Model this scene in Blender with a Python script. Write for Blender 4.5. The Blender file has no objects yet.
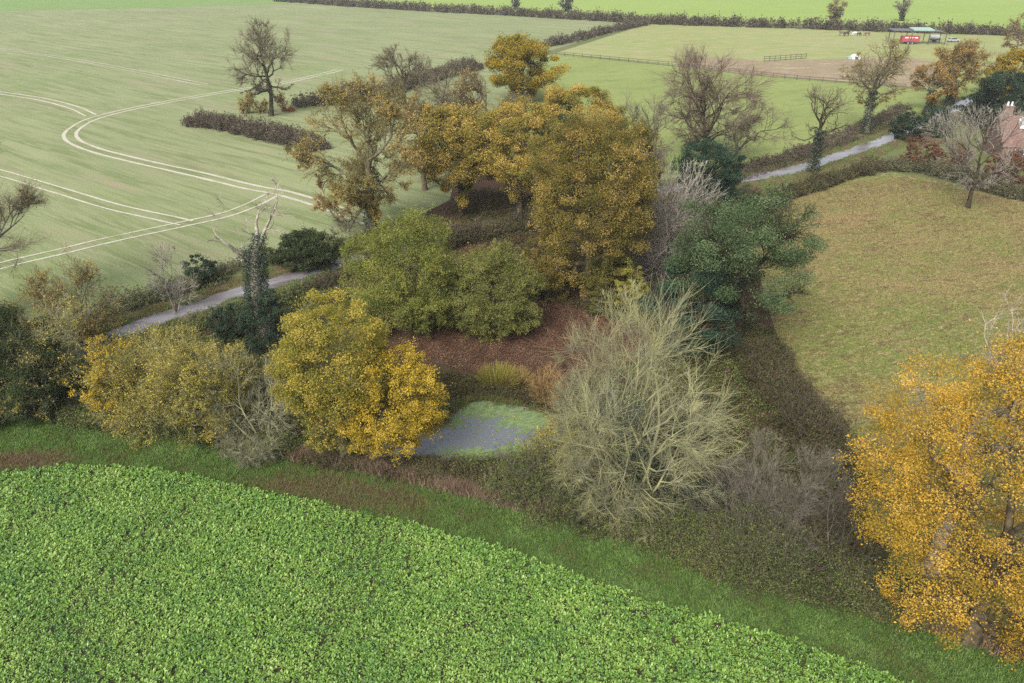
import bpy, bmesh, math
import numpy as np
from mathutils import Vector

# ------------------------------------------------------------------ scene, camera
S = bpy.context.scene
COL = S.collection
CAM_H, PITCH, FPX, CX, CY = 32.0, math.radians(26.7), 796.0, 512.0, 341.5
cp, sp = math.cos(PITCH), math.sin(PITCH)
cam = bpy.data.objects.new('camera', bpy.data.cameras.new('camera'))
COL.objects.link(cam)
cam.location = (0, 0, CAM_H)
cam.rotation_euler = (math.radians(90) - PITCH, 0, 0)
cam.data.sensor_width = 36.0
cam.data.lens = 36.0 * FPX / 1024.0
cam.data.clip_start = 0.5
cam.data.clip_end = 6000
S.camera = cam

def G(px, py):
    """a pixel of the photograph to the ground point it shows"""
    k = (CY - py) / FPX
    q = CAM_H
    y = q * (cp + k * sp) / (sp - k * cp)
    d = y * cp + q * sp
    return ((px - CX) / FPX * d, y)

def depth(y, z=0.0):
    return y * cp + (CAM_H - z) * sp

def project(P):
    P = np.asarray(P, float)
    q = CAM_H - P[..., 2]
    d = P[..., 1] * cp + q * sp
    u = P[..., 1] * sp - q * cp
    return CX + FPX * P[..., 0] / d, CY - FPX * u / d

# ------------------------------------------------------------------ colour helpers
KEXP = 1.7
def lin1(c):
    c = c / 255.0
    return c / 12.92 if c <= 0.04045 else ((c + 0.055) / 1.055) ** 2.4
def C(rgb, k=None):
    k = KEXP if k is None else k
    return tuple(min(0.9, lin1(v) / (k * 1.45)) for v in rgb) + (1.0,)

def new_mat(name):
    m = bpy.data.materials.new(name)
    m.use_nodes = True
    nt = m.node_tree
    nt.nodes.clear()
    out = nt.nodes.new('ShaderNodeOutputMaterial')
    return m, nt, out

def ramp(nt, cols, pos=None):
    r = nt.nodes.new('ShaderNodeValToRGB')
    el = r.color_ramp.elements
    n = len(cols)
    while len(el) < n:
        el.new(0.5)
    for i, c in enumerate(cols):
        el[i].position = pos[i] if pos else i / max(1, n - 1)
        el[i].color = c
    return r

def leaf_mat(name, cols, k=1.25, transl=0.3, gloss=0.0, rough=0.5):
    m, nt, out = new_mat(name)
    at = nt.nodes.new('ShaderNodeAttribute'); at.attribute_name = 'tone'
    r = ramp(nt, [C(c, k) for c in cols])
    nt.links.new(at.outputs['Fac'], r.inputs[0])
    df = nt.nodes.new('ShaderNodeBsdfDiffuse')
    tr = nt.nodes.new('ShaderNodeBsdfTranslucent')
    nt.links.new(r.outputs[0], df.inputs[0]); nt.links.new(r.outputs[0], tr.inputs[0])
    mx = nt.nodes.new('ShaderNodeMixShader'); mx.inputs[0].default_value = transl
    nt.links.new(df.outputs[0], mx.inputs[1]); nt.links.new(tr.outputs[0], mx.inputs[2])
    last = mx
    if gloss > 0:
        gl = nt.nodes.new('ShaderNodeBsdfGlossy'); gl.inputs['Roughness'].default_value = rough
        gl.inputs[0].default_value = (0.8, 0.85, 0.9, 1)
        m2 = nt.nodes.new('ShaderNodeMixShader'); m2.inputs[0].default_value = gloss
        nt.links.new(mx.outputs[0], m2.inputs[1]); nt.links.new(gl.outputs[0], m2.inputs[2])
        last = m2
    nt.links.new(last.outputs[0], out.inputs[0])
    return m

def bark_mat(name, a, b, k=1.3, scale=3.0):
    m, nt, out = new_mat(name)
    geo = nt.nodes.new('ShaderNodeNewGeometry')
    nz = nt.nodes.new('ShaderNodeTexNoise'); nz.inputs['Scale'].default_value = scale
    nz.inputs['Detail'].default_value = 3
    nt.links.new(geo.outputs['Position'], nz.inputs['Vector'])
    r = ramp(nt, [C(a, k), C(b, k)], [0.35, 0.65])
    nt.links.new(nz.outputs['Fac'], r.inputs[0])
    df = nt.nodes.new('ShaderNodeBsdfDiffuse')
    nt.links.new(r.outputs[0], df.inputs[0]); nt.links.new(df.outputs[0], out.inputs[0])
    return m

def plain_mat(name, rgb, k=1.3, rough=0.6, var=0.25, scale=2.0, metal=0.0):
    m, nt, out = new_mat(name)
    geo = nt.nodes.new('ShaderNodeNewGeometry')
    nz = nt.nodes.new('ShaderNodeTexNoise'); nz.inputs['Scale'].default_value = scale; nz.inputs['Detail'].default_value = 5
    nt.links.new(geo.outputs['Position'], nz.inputs['Vector'])
    c = C(rgb, k)
    lo = tuple(v * (1 - var) for v in c[:3]) + (1,); hi = tuple(min(.9, v * (1 + var)) for v in c[:3]) + (1,)
    r = ramp(nt, [lo, hi], [0.3, 0.7])
    nt.links.new(nz.outputs['Fac'], r.inputs[0])
    pb = nt.nodes.new('ShaderNodeBsdfPrincipled')
    pb.inputs['Roughness'].default_value = rough; pb.inputs['Metallic'].default_value = metal
    nt.links.new(r.outputs[0], pb.inputs['Base Color']); nt.links.new(pb.outputs[0], out.inputs[0])
    return m

def ground_mat(name, layers, base, k=1.7, rough=0.95, bump=0.0, bump_scale=3.0, spec=0.1):
    """base colour, then layers of (colour, noise scale, lo, hi, angle, stretch) mixed over it by noise"""
    m, nt, out = new_mat(name)
    geo = nt.nodes.new('ShaderNodeNewGeometry')
    prev = None
    for i, (col, sc, lo, hi, ang, st) in enumerate(layers):
        mp = nt.nodes.new('ShaderNodeMapping')
        mp.vector_type = 'TEXTURE'
        mp.inputs['Location'].default_value = (17.3 * i, 5.1 * i, 0)
        mp.inputs['Rotation'].default_value = (0, 0, ang)
        mp.inputs['Scale'].default_value = (st, 1, 1)
        nt.links.new(geo.outputs['Position'], mp.inputs['Vector'])
        nz = nt.nodes.new('ShaderNodeTexNoise'); nz.inputs['Scale'].default_value = sc
        nz.inputs['Detail'].default_value = 6; nz.inputs['Roughness'].default_value = 0.65
        nt.links.new(mp.outputs[0], nz.inputs['Vector'])
        mr = nt.nodes.new('ShaderNodeMapRange'); mr.clamp = True
        mr.inputs['From Min'].default_value = lo; mr.inputs['From Max'].default_value = hi
        nt.links.new(nz.outputs['Fac'], mr.inputs['Value'])
        mx = nt.nodes.new('ShaderNodeMix'); mx.data_type = 'RGBA'
        nt.links.new(mr.outputs[0], mx.inputs[0])
        if prev is None:
            mx.inputs[6].default_value = C(base, k)
        else:
            nt.links.new(prev.outputs[2], mx.inputs[6])
        mx.inputs[7].default_value = C(col, k)
        prev = mx
    pb = nt.nodes.new('ShaderNodeBsdfPrincipled')
    pb.inputs['Roughness'].default_value = rough
    pb.inputs['Specular IOR Level'].default_value = spec
    nt.links.new(prev.outputs[2], pb.inputs['Base Color'])
    if bump > 0:
        nz = nt.nodes.new('ShaderNodeTexNoise'); nz.inputs['Scale'].default_value = bump_scale; nz.inputs['Detail'].default_value = 5
        nt.links.new(geo.outputs['Position'], nz.inputs['Vector'])
        bp = nt.nodes.new('ShaderNodeBump'); bp.inputs['Strength'].default_value = bump; bp.inputs['Distance'].default_value = 0.3
        nt.links.new(nz.outputs['Fac'], bp.inputs['Height']); nt.links.new(bp.outputs[0], pb.inputs['Normal'])
    nt.links.new(pb.outputs[0], out.inputs[0])
    return m

# ------------------------------------------------------------------ mesh helpers
def mesh_obj(name, V, F, mat, parent=None, tone=None, smooth=False):
    V = np.asarray(V, np.float32).reshape(-1, 3); F = np.asarray(F, np.int32)
    me = bpy.data.meshes.new(name)
    n, s = F.shape
    me.vertices.add(len(V)); me.vertices.foreach_set('co', V.ravel())
    me.loops.add(n * s); me.loops.foreach_set('vertex_index', F.ravel())
    me.polygons.add(n); me.polygons.foreach_set('loop_start', np.arange(0, n * s, s, dtype=np.int32))
    if smooth:
        me.polygons.foreach_set('use_smooth', np.ones(n, bool))
    else:
        me.polygons.foreach_set('use_smooth', np.zeros(n, bool))
    if tone is not None:
        a = me.attributes.new('tone', 'FLOAT', 'POINT'); a.data.foreach_set('value', np.asarray(tone, np.float32))
    me.update(calc_edges=True)
    me.materials.append(mat)
    o = bpy.data.objects.new(name, me)
    COL.objects.link(o)
    if parent is not None:
        o.parent = parent
    return o

def tag(o, label=None, cat=None, group=None, kind=None):
    if label: o['label'] = label
    if cat: o['category'] = cat
    if group: o['group'] = group
    if kind: o['kind'] = kind
    return o

def empty(name, loc, label, cat, group=None):
    o = bpy.data.objects.new(name, None); COL.objects.link(o)
    o.location = loc; o.empty_display_size = 0.5
    return tag(o, label, cat, group)

def copy_tree(o, parent=None):
    c = o.copy(); COL.objects.link(c)
    if parent is not None:
        c.parent = parent
    for ch in list(o.children):
        copy_tree(ch, c)
    return c

def nrm(v):
    return v / np.maximum(np.linalg.norm(v, axis=-1, keepdims=True), 1e-9)

def tubes(P, R, s):
    """polylines (n,k+1,3) with radii to quads"""
    n, k1, _ = P.shape
    T = np.empty_like(P)
    T[:, 1:-1] = P[:, 2:] - P[:, :-2]; T[:, 0] = P[:, 1] - P[:, 0]; T[:, -1] = P[:, -1] - P[:, -2]
    T = nrm(T)
    ref = np.zeros((n, 3)); ax = np.argmin(np.abs(T.mean(1)), axis=1); ref[np.arange(n), ax] = 1
    U = nrm(np.cross(T, ref[:, None, :])); W = np.cross(T, U)
    a = np.arange(s) * 2 * math.pi / s
    V = P[:, :, None] + R[:, :, None, None] * (np.cos(a)[:, None] * U[:, :, None] + np.sin(a)[:, None] * W[:, :, None])
    idx = np.arange(n * k1 * s).reshape(n, k1, s)
    a0 = idx[:, :-1]; a1 = idx[:, 1:]
    F = np.stack([a0, np.roll(a0, -1, 2), np.roll(a1, -1, 2), a1], -1).reshape(-1, 4)
    return V.reshape(-1, 3), F

def merge(parts):
    Vs, Fs, off = [], [], 0
    for V, F in parts:
        Vs.append(V); Fs.append(F + off); off += len(V)
    return np.concatenate(Vs), np.concatenate(Fs)

def leaf_quads(P, size, rng, flat=0.5, aspect=0.62):
    """one folded diamond per point; flat: how much the leaf faces the sky"""
    n = len(P)
    N = nrm(rng.normal(size=(n, 3)) + np.array([0, 0, flat * 2.0]))
    A = nrm(np.cross(N, rng.normal(size=(n, 3)))); B = np.cross(N, A)
    s = size[:, None]
    V = np.stack([P - A * s * .5, P - B * s * .5 * aspect + N * s * .12, P + A * s * .5, P + B * s * .5 * aspect + N * s * .12], 1)
    return V.reshape(-1, 3), np.arange(4 * n).reshape(n, 4)

# ------------------------------------------------------------------ plant growth
def ray_env(P, D, c, r, ph):
    p = (P - c) / r; d = D / r
    a = (d * d).sum(-1); b = (p * d).sum(-1); cc = (p * p).sum(-1) - 1
    disc = b * b - a * cc
    t = np.where(disc > 0, (-b + np.sqrt(np.maximum(disc, 0))) / a, 0.0)
    H = nrm(P + D * t[:, None] - c)
    f = 0.9 + 0.16 * np.sin(H @ ph[0] + ph[1][0]) * np.sin(H @ ph[2] + ph[1][1])
    return np.maximum(t, 0) * f

def grow(P0, D, L, R0, R1, k, wig, up, rng):
    n = len(P0)
    P = np.empty((n, k + 1, 3)); P[:, 0] = P0
    d = D.copy()
    for i in range(k):
        d = nrm(d + rng.normal(size=(n, 3)) * wig + np.array([0, 0, up]))
        P[:, i + 1] = P[:, i] + d * (L / k)[:, None]
    t = np.linspace(0, 1, k + 1)
    R = R0[:, None] * (1 - t) + R1[:, None] * t
    return P, R

def spawn(P, R, L, m, t0, t1, ang, rng, spread_up=0.0, outc=None, out=0.0):
    n, k1, _ = P.shape
    m = int(m)
    ii = np.repeat(np.arange(n), m)
    t = t0 + (t1 - t0) * (np.tile(np.arange(m), n) + rng.random(n * m)) / m
    t = np.minimum(t, 0.999)
    x = t * (k1 - 1); i0 = x.astype(int); f = (x - i0)[:, None]
    p = P[ii, i0] * (1 - f) + P[ii, i0 + 1] * f
    r = R[ii, i0] * (1 - f[:, 0]) + R[ii, i0 + 1] * f[:, 0]
    T = nrm(P[ii, i0 + 1] - P[ii, i0])
    Q = nrm(np.cross(T, rng.normal(size=T.shape)))
    an = np.radians(rng.uniform(ang[0], ang[1], n * m))[:, None]
    d = T * np.cos(an) + Q * np.sin(an) + np.array([0, 0, spread_up])
    if outc is not None:
        d = d + nrm(p - outc) * out
    return p, nrm(d), r, L[ii], t, ii

def fit_height(x, y, r, cb, shrub, ty):
    rng = np.random.default_rng(1)
    u = nrm(rng.normal(size=(400, 3)))
    lo, hi = 0.3, 45.0
    for _ in range(40):
        H = 0.5 * (lo + hi)
        zc, a = (0.45 * H, 0.55 * H) if shrub else ((1 + cb) / 2 * H, (1 - cb) / 2 * H)
        _, py = project(np.array([x, y, zc]) + u * np.array([r, r, a]))
        if py.min() > ty: lo = H
        else: hi = H
    return H

SEED = [100]
def tree(name, label, cat, bx, by, ty, hw, bark, leaf=None, cb=0.25, stems=1, cover=1.2, lsize=None, q=1.0, dx=0, tr=None,
         wig=0.2, up=0.05, th=0.36, n1=11, twig=None, ivy=None, ivy_mat=None, group=None, sx=1.0, clump=0.0, el=(-12, 82), flat=0.5, tone_c=0.5,
         twigr=0.13, fudge=1.06, leaf_lo=0.0, droop=0.0, seed=None, m2=7, m3=6, ltop=None, depthr=1.0, lmin=0.1, fill=None, nclump=None, csize=(.07, .16), cflat=.7, cout=(.55, .96)):
    SEED[0] += 1
    rng = np.random.default_rng(seed or SEED[0])
    x, y = G(bx, by)
    shrub = stems > 1
    d = depth(y)
    r = hw * d / FPX
    H = fit_height(x + dx * d / FPX, y, r, cb, shrub, ty)
    d = depth(y, H * .6); px = d / FPX
    zc, a = (0.45 * H, 0.55 * H) if shrub else ((1 + cb) / 2 * H, (1 - cb) / 2 * H)
    c = np.array([dx * d / FPX, 0, zc]); rad = np.array([r * sx, r * depthr, a]) * fudge
    ph = (rng.normal(size=3) * 2.6, rng.uniform(0, 6, 2), rng.normal(size=3) * 2.6)
    tr = tr or 0.028 * H * (0.5 if shrub else 1)
    rt = twigr * px
    twig_n = max(500, min(26000, q * 1.5 * hw * hw))
    root = empty(name, (x, y, 0), label, cat, group)
    trunk_parts, twig_parts = [], []
    # level 0 and 1
    if shrub:
        az = np.arange(stems) * 2.399 + rng.uniform(0, 6); ee = np.radians(rng.uniform(el[0], el[1], stems))
        D = np.stack([np.cos(az) * np.cos(ee), np.sin(az) * np.cos(ee), np.sin(ee)], 1)
        P0 = np.stack([np.cos(az) * r * .12 * rng.random(stems), np.sin(az) * r * .12 * rng.random(stems), -0.1 * np.ones(stems)], 1)
        L = ray_env(P0, D, c, rad, ph) * rng.uniform(.75, 1.0, stems)
        L = np.maximum(L, 0.3 * r)
        P1, R1 = grow(P0, D, L, np.full(stems, tr) * rng.uniform(.5, 1, stems), np.full(stems, rt * 1.5), 6, wig * .7, up, rng)
        L1 = L
        trunk_parts.append(tubes(P1, R1, 5))
        n1 = stems
        trunkP, trunkR = P1[:3], R1[:3]
    else:
        zt = cb * H + th * (1 - cb) * H
        P0 = np.array([[0, 0, -0.2]])
        tip = np.array([[c[0] * .6, 0, zt]]); Dv = tip - P0
        k = 7
        P, R = grow(P0, nrm(Dv), np.linalg.norm(Dv, axis=1), np.array([tr]), np.array([tr * .55]), k, wig * .25, 0.0, rng)
        P = P + (np.linspace(0, 1, k + 1) ** 1.0)[None, :, None] * (tip - P[:, -1])[:, None]
        R[:, 0] *= 1.35
        trunk_parts.append(tubes(P, R, 8))
        trunkP, trunkR = P, R
        t0 = max(0.15, (cb * H * .75 + .2) / (zt + .2))
        tt = t0 + (1 - t0) * (np.arange(n1) + rng.random(n1)) / n1; tt[-1] = .999; tt[-2] = .97; tt = np.minimum(tt, .999)
        xx = tt * k; i0 = xx.astype(int); f = (xx - i0)[:, None]
        p = P[0, i0] * (1 - f) + P[0, i0 + 1] * f
        rr = R[0, i0] * (1 - f[:, 0]) + R[0, i0 + 1] * f[:, 0]
        az = np.arange(n1) * 2.399 + rng.uniform(0, 6) + rng.normal(size=n1) * .3
        s0, s1 = math.sin(math.radians(el[0])), math.sin(math.radians(el[1]))
        ee = np.arcsin(np.clip(s0 + (s1 - s0) * (np.arange(n1) + .5) / n1 + rng.normal(size=n1) * .08, -.9, .99))
        D = np.stack([np.cos(az) * np.cos(ee), np.sin(az) * np.cos(ee), np.sin(ee)], 1)
        L1 = ray_env(p, D, c, rad, ph) * rng.uniform(.78, 1.0, n1)
        L1 = np.maximum(L1, .25 * r)
        P1, R1 = grow(p, D, L1, rr * rng.uniform(.5, .75, n1), np.full(n1, rt * 1.6), 7, wig, up, rng)
        trunk_parts.append(tubes(P1, R1, 6))
    # level 2
    p, D, rr, Lp, t, ii = spawn(P1, R1, L1, m2, .22, 1, (28, 65), rng, .05 - droop, c, .25)
    e = ray_env(p, D, c, rad, ph)
    L2 = np.minimum(e * rng.uniform(.6, 1, len(e)), Lp * rng.uniform(.35, .65, len(e)))
    L2 = np.maximum(L2, .05 * r)
    P2, R2 = grow(p, D, L2, np.minimum(rr * .75, L2 * .03 + rt), np.full(len(p), rt * 1.2), 5, wig, up - droop, rng)
    trunk_parts.append(tubes(P2, R2, 4))
    hue2 = rng.random(len(P2))
    # level 3
    p, D, rr, Lp, t, ii3 = spawn(P2, R2, L2, m3, .15, 1, (25, 65), rng, .04 - droop, c, .2)
    e = ray_env(p, D, c, rad, ph)
    L3 = np.minimum(e * rng.uniform(.7, 1.05, len(e)), Lp * rng.uniform(.4, .75, len(e)))
    L3 = np.maximum(L3, .035 * r)
    P3, R3 = grow(p, D, L3, np.minimum(rr * .8, L3 * .02 + rt), np.full(len(p), rt), 4, wig, up - droop, rng)
    twig_parts.append(tubes(P3, R3, 3))
    # level 4
    m4 = max(1, int(round(twig_n / len(P3))))
    p, D, rr, Lp, t, ii4 = spawn(P3, R3, L3, m4, .1, 1, (20, 60), rng, .05 - droop, c, .15)
    L4 = np.maximum(Lp * rng.uniform(.35, .8, len(p)), .025 * r)
    P4, R4 = grow(p, D, L4, np.full(len(p), rt), np.full(len(p), rt * .5), 3, wig * .8, up - droop, rng)
    if leaf is None or cover < 1.6:
        twig_parts.append(tubes(P4, R4, 3))
    if leaf is None:
        V, F = merge(trunk_parts); mesh_obj('trunk', V, F, bark, root, smooth=True)
        V, F = merge(twig_parts); mesh_obj('crown', V, F, twig or bark, root)
    else:
        V, F = merge(trunk_parts + twig_parts); mesh_obj('trunk', V, F, twig or bark, root, smooth=True)
        ls = lsize or max(lmin, 1.5 * px)
        area = 4 * math.pi * ((r * r * 2 + a * r) / 3.0)
        N = int(min(150000, cover * area / (0.32 * ls * ls)))
        fl = fill if fill is not None else (.72 if cover > 1.3 else 0.0)
        Nf = int(N * fl); N -= Nf
        j = rng.integers(0, len(P4), N)
        tt = rng.random(N) ** .7 * 3; i0 = np.minimum(tt.astype(int), 2); f = (tt - i0)[:, None]
        Q = P4[j, i0] * (1 - f) + P4[j, i0 + 1] * f + rng.normal(size=(N, 3)) * (ls * .6 + clump)
        keep = Q[:, 2] > max(0.05, leaf_lo * H)
        if ltop is not None:
            keep &= Q[:, 2] < ltop * H
        Q, j = Q[keep], j[keep]
        g2 = ii3[ii4[j]]
        tone = np.clip(hue2[g2] * tone_c + rng.random(len(Q)) * (1 - tone_c), 0, 1)
        if Nf:      # leafy sprays that fill out the crown between the limbs
            nc = nclump or int(np.clip(hw * 2.6, 60, 360))
            u = nrm(rng.normal(size=(nc * 2, 3))); u = u[u[:, 2] > -.75][:nc]; nc = len(u)
            e = 1 / np.sqrt(((u / rad) ** 2).sum(1)) * (0.9 + 0.16 * np.sin(u @ ph[0] + ph[1][0]) * np.sin(u @ ph[2] + ph[1][1]))
            cc = c + u * (e * rng.uniform(cout[0], cout[1], nc) ** .7)[:, None]
            cs = r * rng.uniform(csize[0], csize[1], nc); ch = rng.random(nc)
            j = rng.integers(0, nc, Nf)
            Q2 = cc[j] + nrm(rng.normal(size=(Nf, 3))) * (rng.random(Nf) ** .5 * cs[j] * 1.25)[:, None] * np.array([1.1, 1.1, cflat])
            kq = Q2[:, 2] > max(.05, leaf_lo * H)
            Q = np.concatenate([Q, Q2[kq]])
            tone = np.concatenate([tone, np.clip(ch[j][kq] * tone_c + rng.random(kq.sum()) * (1 - tone_c), 0, 1)])
        V, F = leaf_quads(Q, ls * rng.uniform(.6, 1.3, len(Q)), rng, flat)
        mesh_obj('crown', V, F, leaf, root, tone=np.repeat(tone, 4))
    if ivy:
        ht, n, thick = ivy
        kk = trunkP.shape[1] - 1
        srcP = np.concatenate([trunkP[:, :, :]], 0); srcR = trunkR
        j = rng.integers(0, len(srcP), n); tt = rng.random(n) * kk; i0 = np.minimum(tt.astype(int), kk - 1); f = (tt - i0)[:, None]
        Q = srcP[j, i0] * (1 - f) + srcP[j, i0 + 1] * f
        rad2 = (srcR[j, i0] + thick * rng.random(n) ** .6)[:, None]
        dirs = nrm(rng.normal(size=(n, 3)) * np.array([1, 1, .35]))
        Q = Q + dirs * rad2 + rng.normal(size=(n, 3)) * .05
        # ivy also runs a little way out along the lowest limbs
        if not shrub:
            n2 = n // 3
            j = rng.integers(0, len(P1), n2); tt = rng.random(n2) * 2.2; i0 = tt.astype(int); f = (tt - i0)[:, None]
            Q2 = P1[j, i0] * (1 - f) + P1[j, i0 + 1] * f + rng.normal(size=(n2, 3)) * thick * .45
            Q = np.concatenate([Q, Q2])
        Q = Q[(Q[:, 2] < ht * H) & (Q[:, 2] > 0)]
        ls = max(.12, 1.6 * px)
        V, F = leaf_quads(Q, ls * rng.uniform(.6, 1.3, len(Q)), rng, .2)
        mesh_obj('ivy', V, F, ivy_mat or M['ivy'], root, tone=np.repeat(rng.random(len(Q)), 4))
    return root, H, r

def hedge(name, label, cat, path, W, Hh, bark, leaf, cover=2.0, shoots=1.0, rough_top=0.25, lsize=None, group=None, up=0.6, twigr=0.13, wob=0.0, sub=4):
    """a mass of shoots and leaves along a line of ground pixels"""
    SEED[0] += 1
    rng = np.random.default_rng(SEED[0])
    pts = np.array([G(*p) for p in path])
    seg = np.linalg.norm(np.diff(pts, axis=0), axis=1); cum = np.concatenate([[0], np.cumsum(seg)]); Lh = cum[-1]
    mid = np.array([np.interp(Lh / 2, cum, pts[:, 0]), np.interp(Lh / 2, cum, pts[:, 1])])
    px = depth(mid[1]) / FPX
    root = empty(name, (mid[0], mid[1], 0), label, cat, group)
    ls = lsize or max(.11, 1.75 * px)
    area = Lh * (W + 1.6 * Hh)
    n = int(min(7000, max(60, shoots * area / (ls * ls * 6))))
    s = rng.random(n) * Lh
    bx = np.interp(s, cum, pts[:, 0]); by = np.interp(s, cum, pts[:, 1])
    ex = 0.3
    tx = np.interp(s + ex, cum, pts[:, 0]) - np.interp(s - ex, cum, pts[:, 0]); tyv = np.interp(s + ex, cum, pts[:, 1]) - np.interp(s - ex, cum, pts[:, 1])
    tl = np.hypot(tx, tyv) + 1e-6; nx, ny = -tyv / tl, tx / tl
    lat = rng.uniform(-1, 1, n)
    wn = 1 + .25 * np.sin(s / max(W, 1) * 1.3 + 1.7) + .2 * np.sin(s / max(W, 1) * .47 + SEED[0])
    P0 = np.stack([bx + nx * lat * W * .4 * wn - mid[0], by + ny * lat * W * .4 * wn - mid[1], np.zeros(n) - .05], 1)
    hn = 1 + rough_top * (np.sin(s / Hh * .9 + SEED[0]) * .6 + np.sin(s / Hh * 2.3) * .4)
    endt = np.clip(np.minimum(s, Lh - s) / (W * .6), 0.25, 1) ** .5
    L = Hh * hn * endt * np.sqrt(np.maximum(.15, 1 - lat ** 2 * .75)) * rng.uniform(.7, 1.08, n)
    D = nrm(np.stack([nx * lat * .45, ny * lat * .45, np.ones(n)], 1) + rng.normal(size=(n, 3)) * (.25 + wob))
    rt = twigr * px
    P1, R1 = grow(P0, D, L, np.full(n, rt * 1.6), np.full(n, rt * .8), 4, .18 + wob, .08, rng)
    p, D, rr, Lp, t, ii = spawn(P1, R1, L, sub, .1, 1, (25, 75), rng, .1)
    L2 = Lp * rng.uniform(.15, .4, len(p))
    P2, R2 = grow(p, D, L2, np.full(len(p), rt), np.full(len(p), rt * .5), 3, .25, .03, rng)
    V, F = merge([tubes(P1, R1, 3), tubes(P2, R2, 3)])
    mesh_obj('branches', V, F, bark, root)
    if leaf is not None:
        N = int(min(90000, cover * area / (0.32 * ls * ls)))
        j = rng.integers(0, len(P2), N); tt = rng.random(N) * 3; i0 = np.minimum(tt.astype(int), 2); f = (tt - i0)[:, None]
        Q = P2[j, i0] * (1 - f) + P2[j, i0 + 1] * f + rng.normal(size=(N, 3)) * ls * .7
        j = j[Q[:, 2] > .03]; Q = Q[Q[:, 2] > .03]
        ss = s[ii[j]]
        tone = np.clip(.5 + .3 * np.sin(ss * 1.1 + Q[:, 2]) * np.sin(ss * .37 + 2) + rng.normal(size=len(Q)) * .22, 0, 1)
        V, F = leaf_quads(Q, ls * rng.uniform(.6, 1.3, len(Q)), rng, .4)
        mesh_obj('foliage', V, F, leaf, root, tone=np.repeat(tone, 4))
    return root

# ------------------------------------------------------------------ flat ground pieces
def in_poly(x, y, poly):
    poly = np.asarray(poly); inside = np.zeros(len(x), bool)
    x0, y0 = poly[-1]
    for x1, y1 in poly:
        c = ((y1 > y) != (y0 > y)) & (x < (x0 - x1) * (y - y1) / (y0 - y1 + 1e-12) + x1)
        inside ^= c; x0, y0 = x1, y1
    return inside

def sheet(name, pts, z, mat, world=False):
    w = pts if world else [G(*p) for p in pts]
    bm = bmesh.new()
    f = bm.faces.new([bm.verts.new((a, b, z)) for a, b in w])
    bm.normal_update()
    if f.normal.z < 0:
        f.normal_flip()
    bmesh.ops.triangulate(bm, faces=bm.faces[:])
    me = bpy.data.meshes.new(name); bm.to_mesh(me); bm.free(); me.materials.append(mat)
    o = bpy.data.objects.new(name, me); COL.objects.link(o)
    o['kind'] = 'structure'
    return o

def smooth_path(pts, n=12):
    pts = np.asarray(pts, float)
    P = np.vstack([2 * pts[0] - pts[1], pts, 2 * pts[-1] - pts[-2]])
    out = []
    for i in range(1, len(P) - 2):
        t = np.linspace(0, 1, n, endpoint=False)[:, None]
        a, b, c, d = P[i - 1], P[i], P[i + 1], P[i + 2]
        out.append(.5 * (2 * b + (c - a) * t + (2 * a - 5 * b + 4 * c - d) * t ** 2 + (3 * b - a - 3 * c + d) * t ** 3))
    out.append(pts[-1:])
    return np.concatenate(out)

def strip(pts, w, z, rng=None, jit=0.0, off=0.0):
    """(V, F) of a ribbon along world points"""
    T = np.gradient(pts, axis=0); T = T / np.maximum(np.linalg.norm(T, axis=1, keepdims=True), 1e-9)
    N = np.stack([-T[:, 1], T[:, 0]], 1)
    n = len(pts)
    sm = lambda: np.convolve(rng.normal(size=n + 8), np.hanning(9) / 2.0, 'valid') * jit if rng is not None else np.zeros(n)
    wl = w / 2 * np.maximum(.3, 1 + sm()); wr = w / 2 * np.maximum(.3, 1 + sm())
    A = pts + N * (off + np.asarray(wl)[..., None] if np.ndim(wl) else off + wl); B = pts + N * (off - np.asarray(wr)[..., None] if np.ndim(wr) else off - wr)
    V = np.zeros((2 * n, 3)); V[0::2, :2] = A; V[1::2, :2] = B; V[:, 2] = z
    i = np.arange(n - 1) * 2
    F = np.stack([i, i + 1, i + 3, i + 2], 1)
    return V, F

def snoise(x, y, scale, seed):
    r = np.random.default_rng(seed); v = 0
    for i in range(6):
        a = r.uniform(0, 6.28); f = r.uniform(.5, 1.8) / scale
        v = v + np.sin((x * math.cos(a) + y * math.sin(a)) * f * 6.28 + r.uniform(0, 6.28))
    return v / 6 * 1.6

def blades(name, X, Y, h, w, tone, mat, rng, z=0.0, lean=0.5):
    n = len(X)
    az = rng.uniform(0, 6.28, n); ca, sa = np.cos(az) * w / 2, np.sin(az) * w / 2
    lx, ly = rng.normal(size=(2, n)) * lean * h
    V = np.zeros((n, 3, 3))
    V[:, 0] = np.stack([X - ca, Y - sa, np.full(n, z)], 1); V[:, 1] = np.stack([X + ca, Y + sa, np.full(n, z)], 1)
    V[:, 2] = np.stack([X + lx, Y + ly, h + z], 1)
    o = mesh_obj(name, V.reshape(-1, 3), np.arange(3 * n).reshape(n, 3), mat, tone=np.repeat(tone, 3))
    o['kind'] = 'stuff'
    return o

def scatter(poly, dens, rng):
    w = np.array([G(*p) for p in poly]) if len(poly[0]) == 2 else np.array(poly)
    lo, hi = w.min(0), w.max(0)
    n = int((hi - lo).prod() * dens)
    x = rng.uniform(lo[0], hi[0], n); y = rng.uniform(lo[1], hi[1], n)
    k = in_poly(x, y, w)
    return x[k], y[k]

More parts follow.
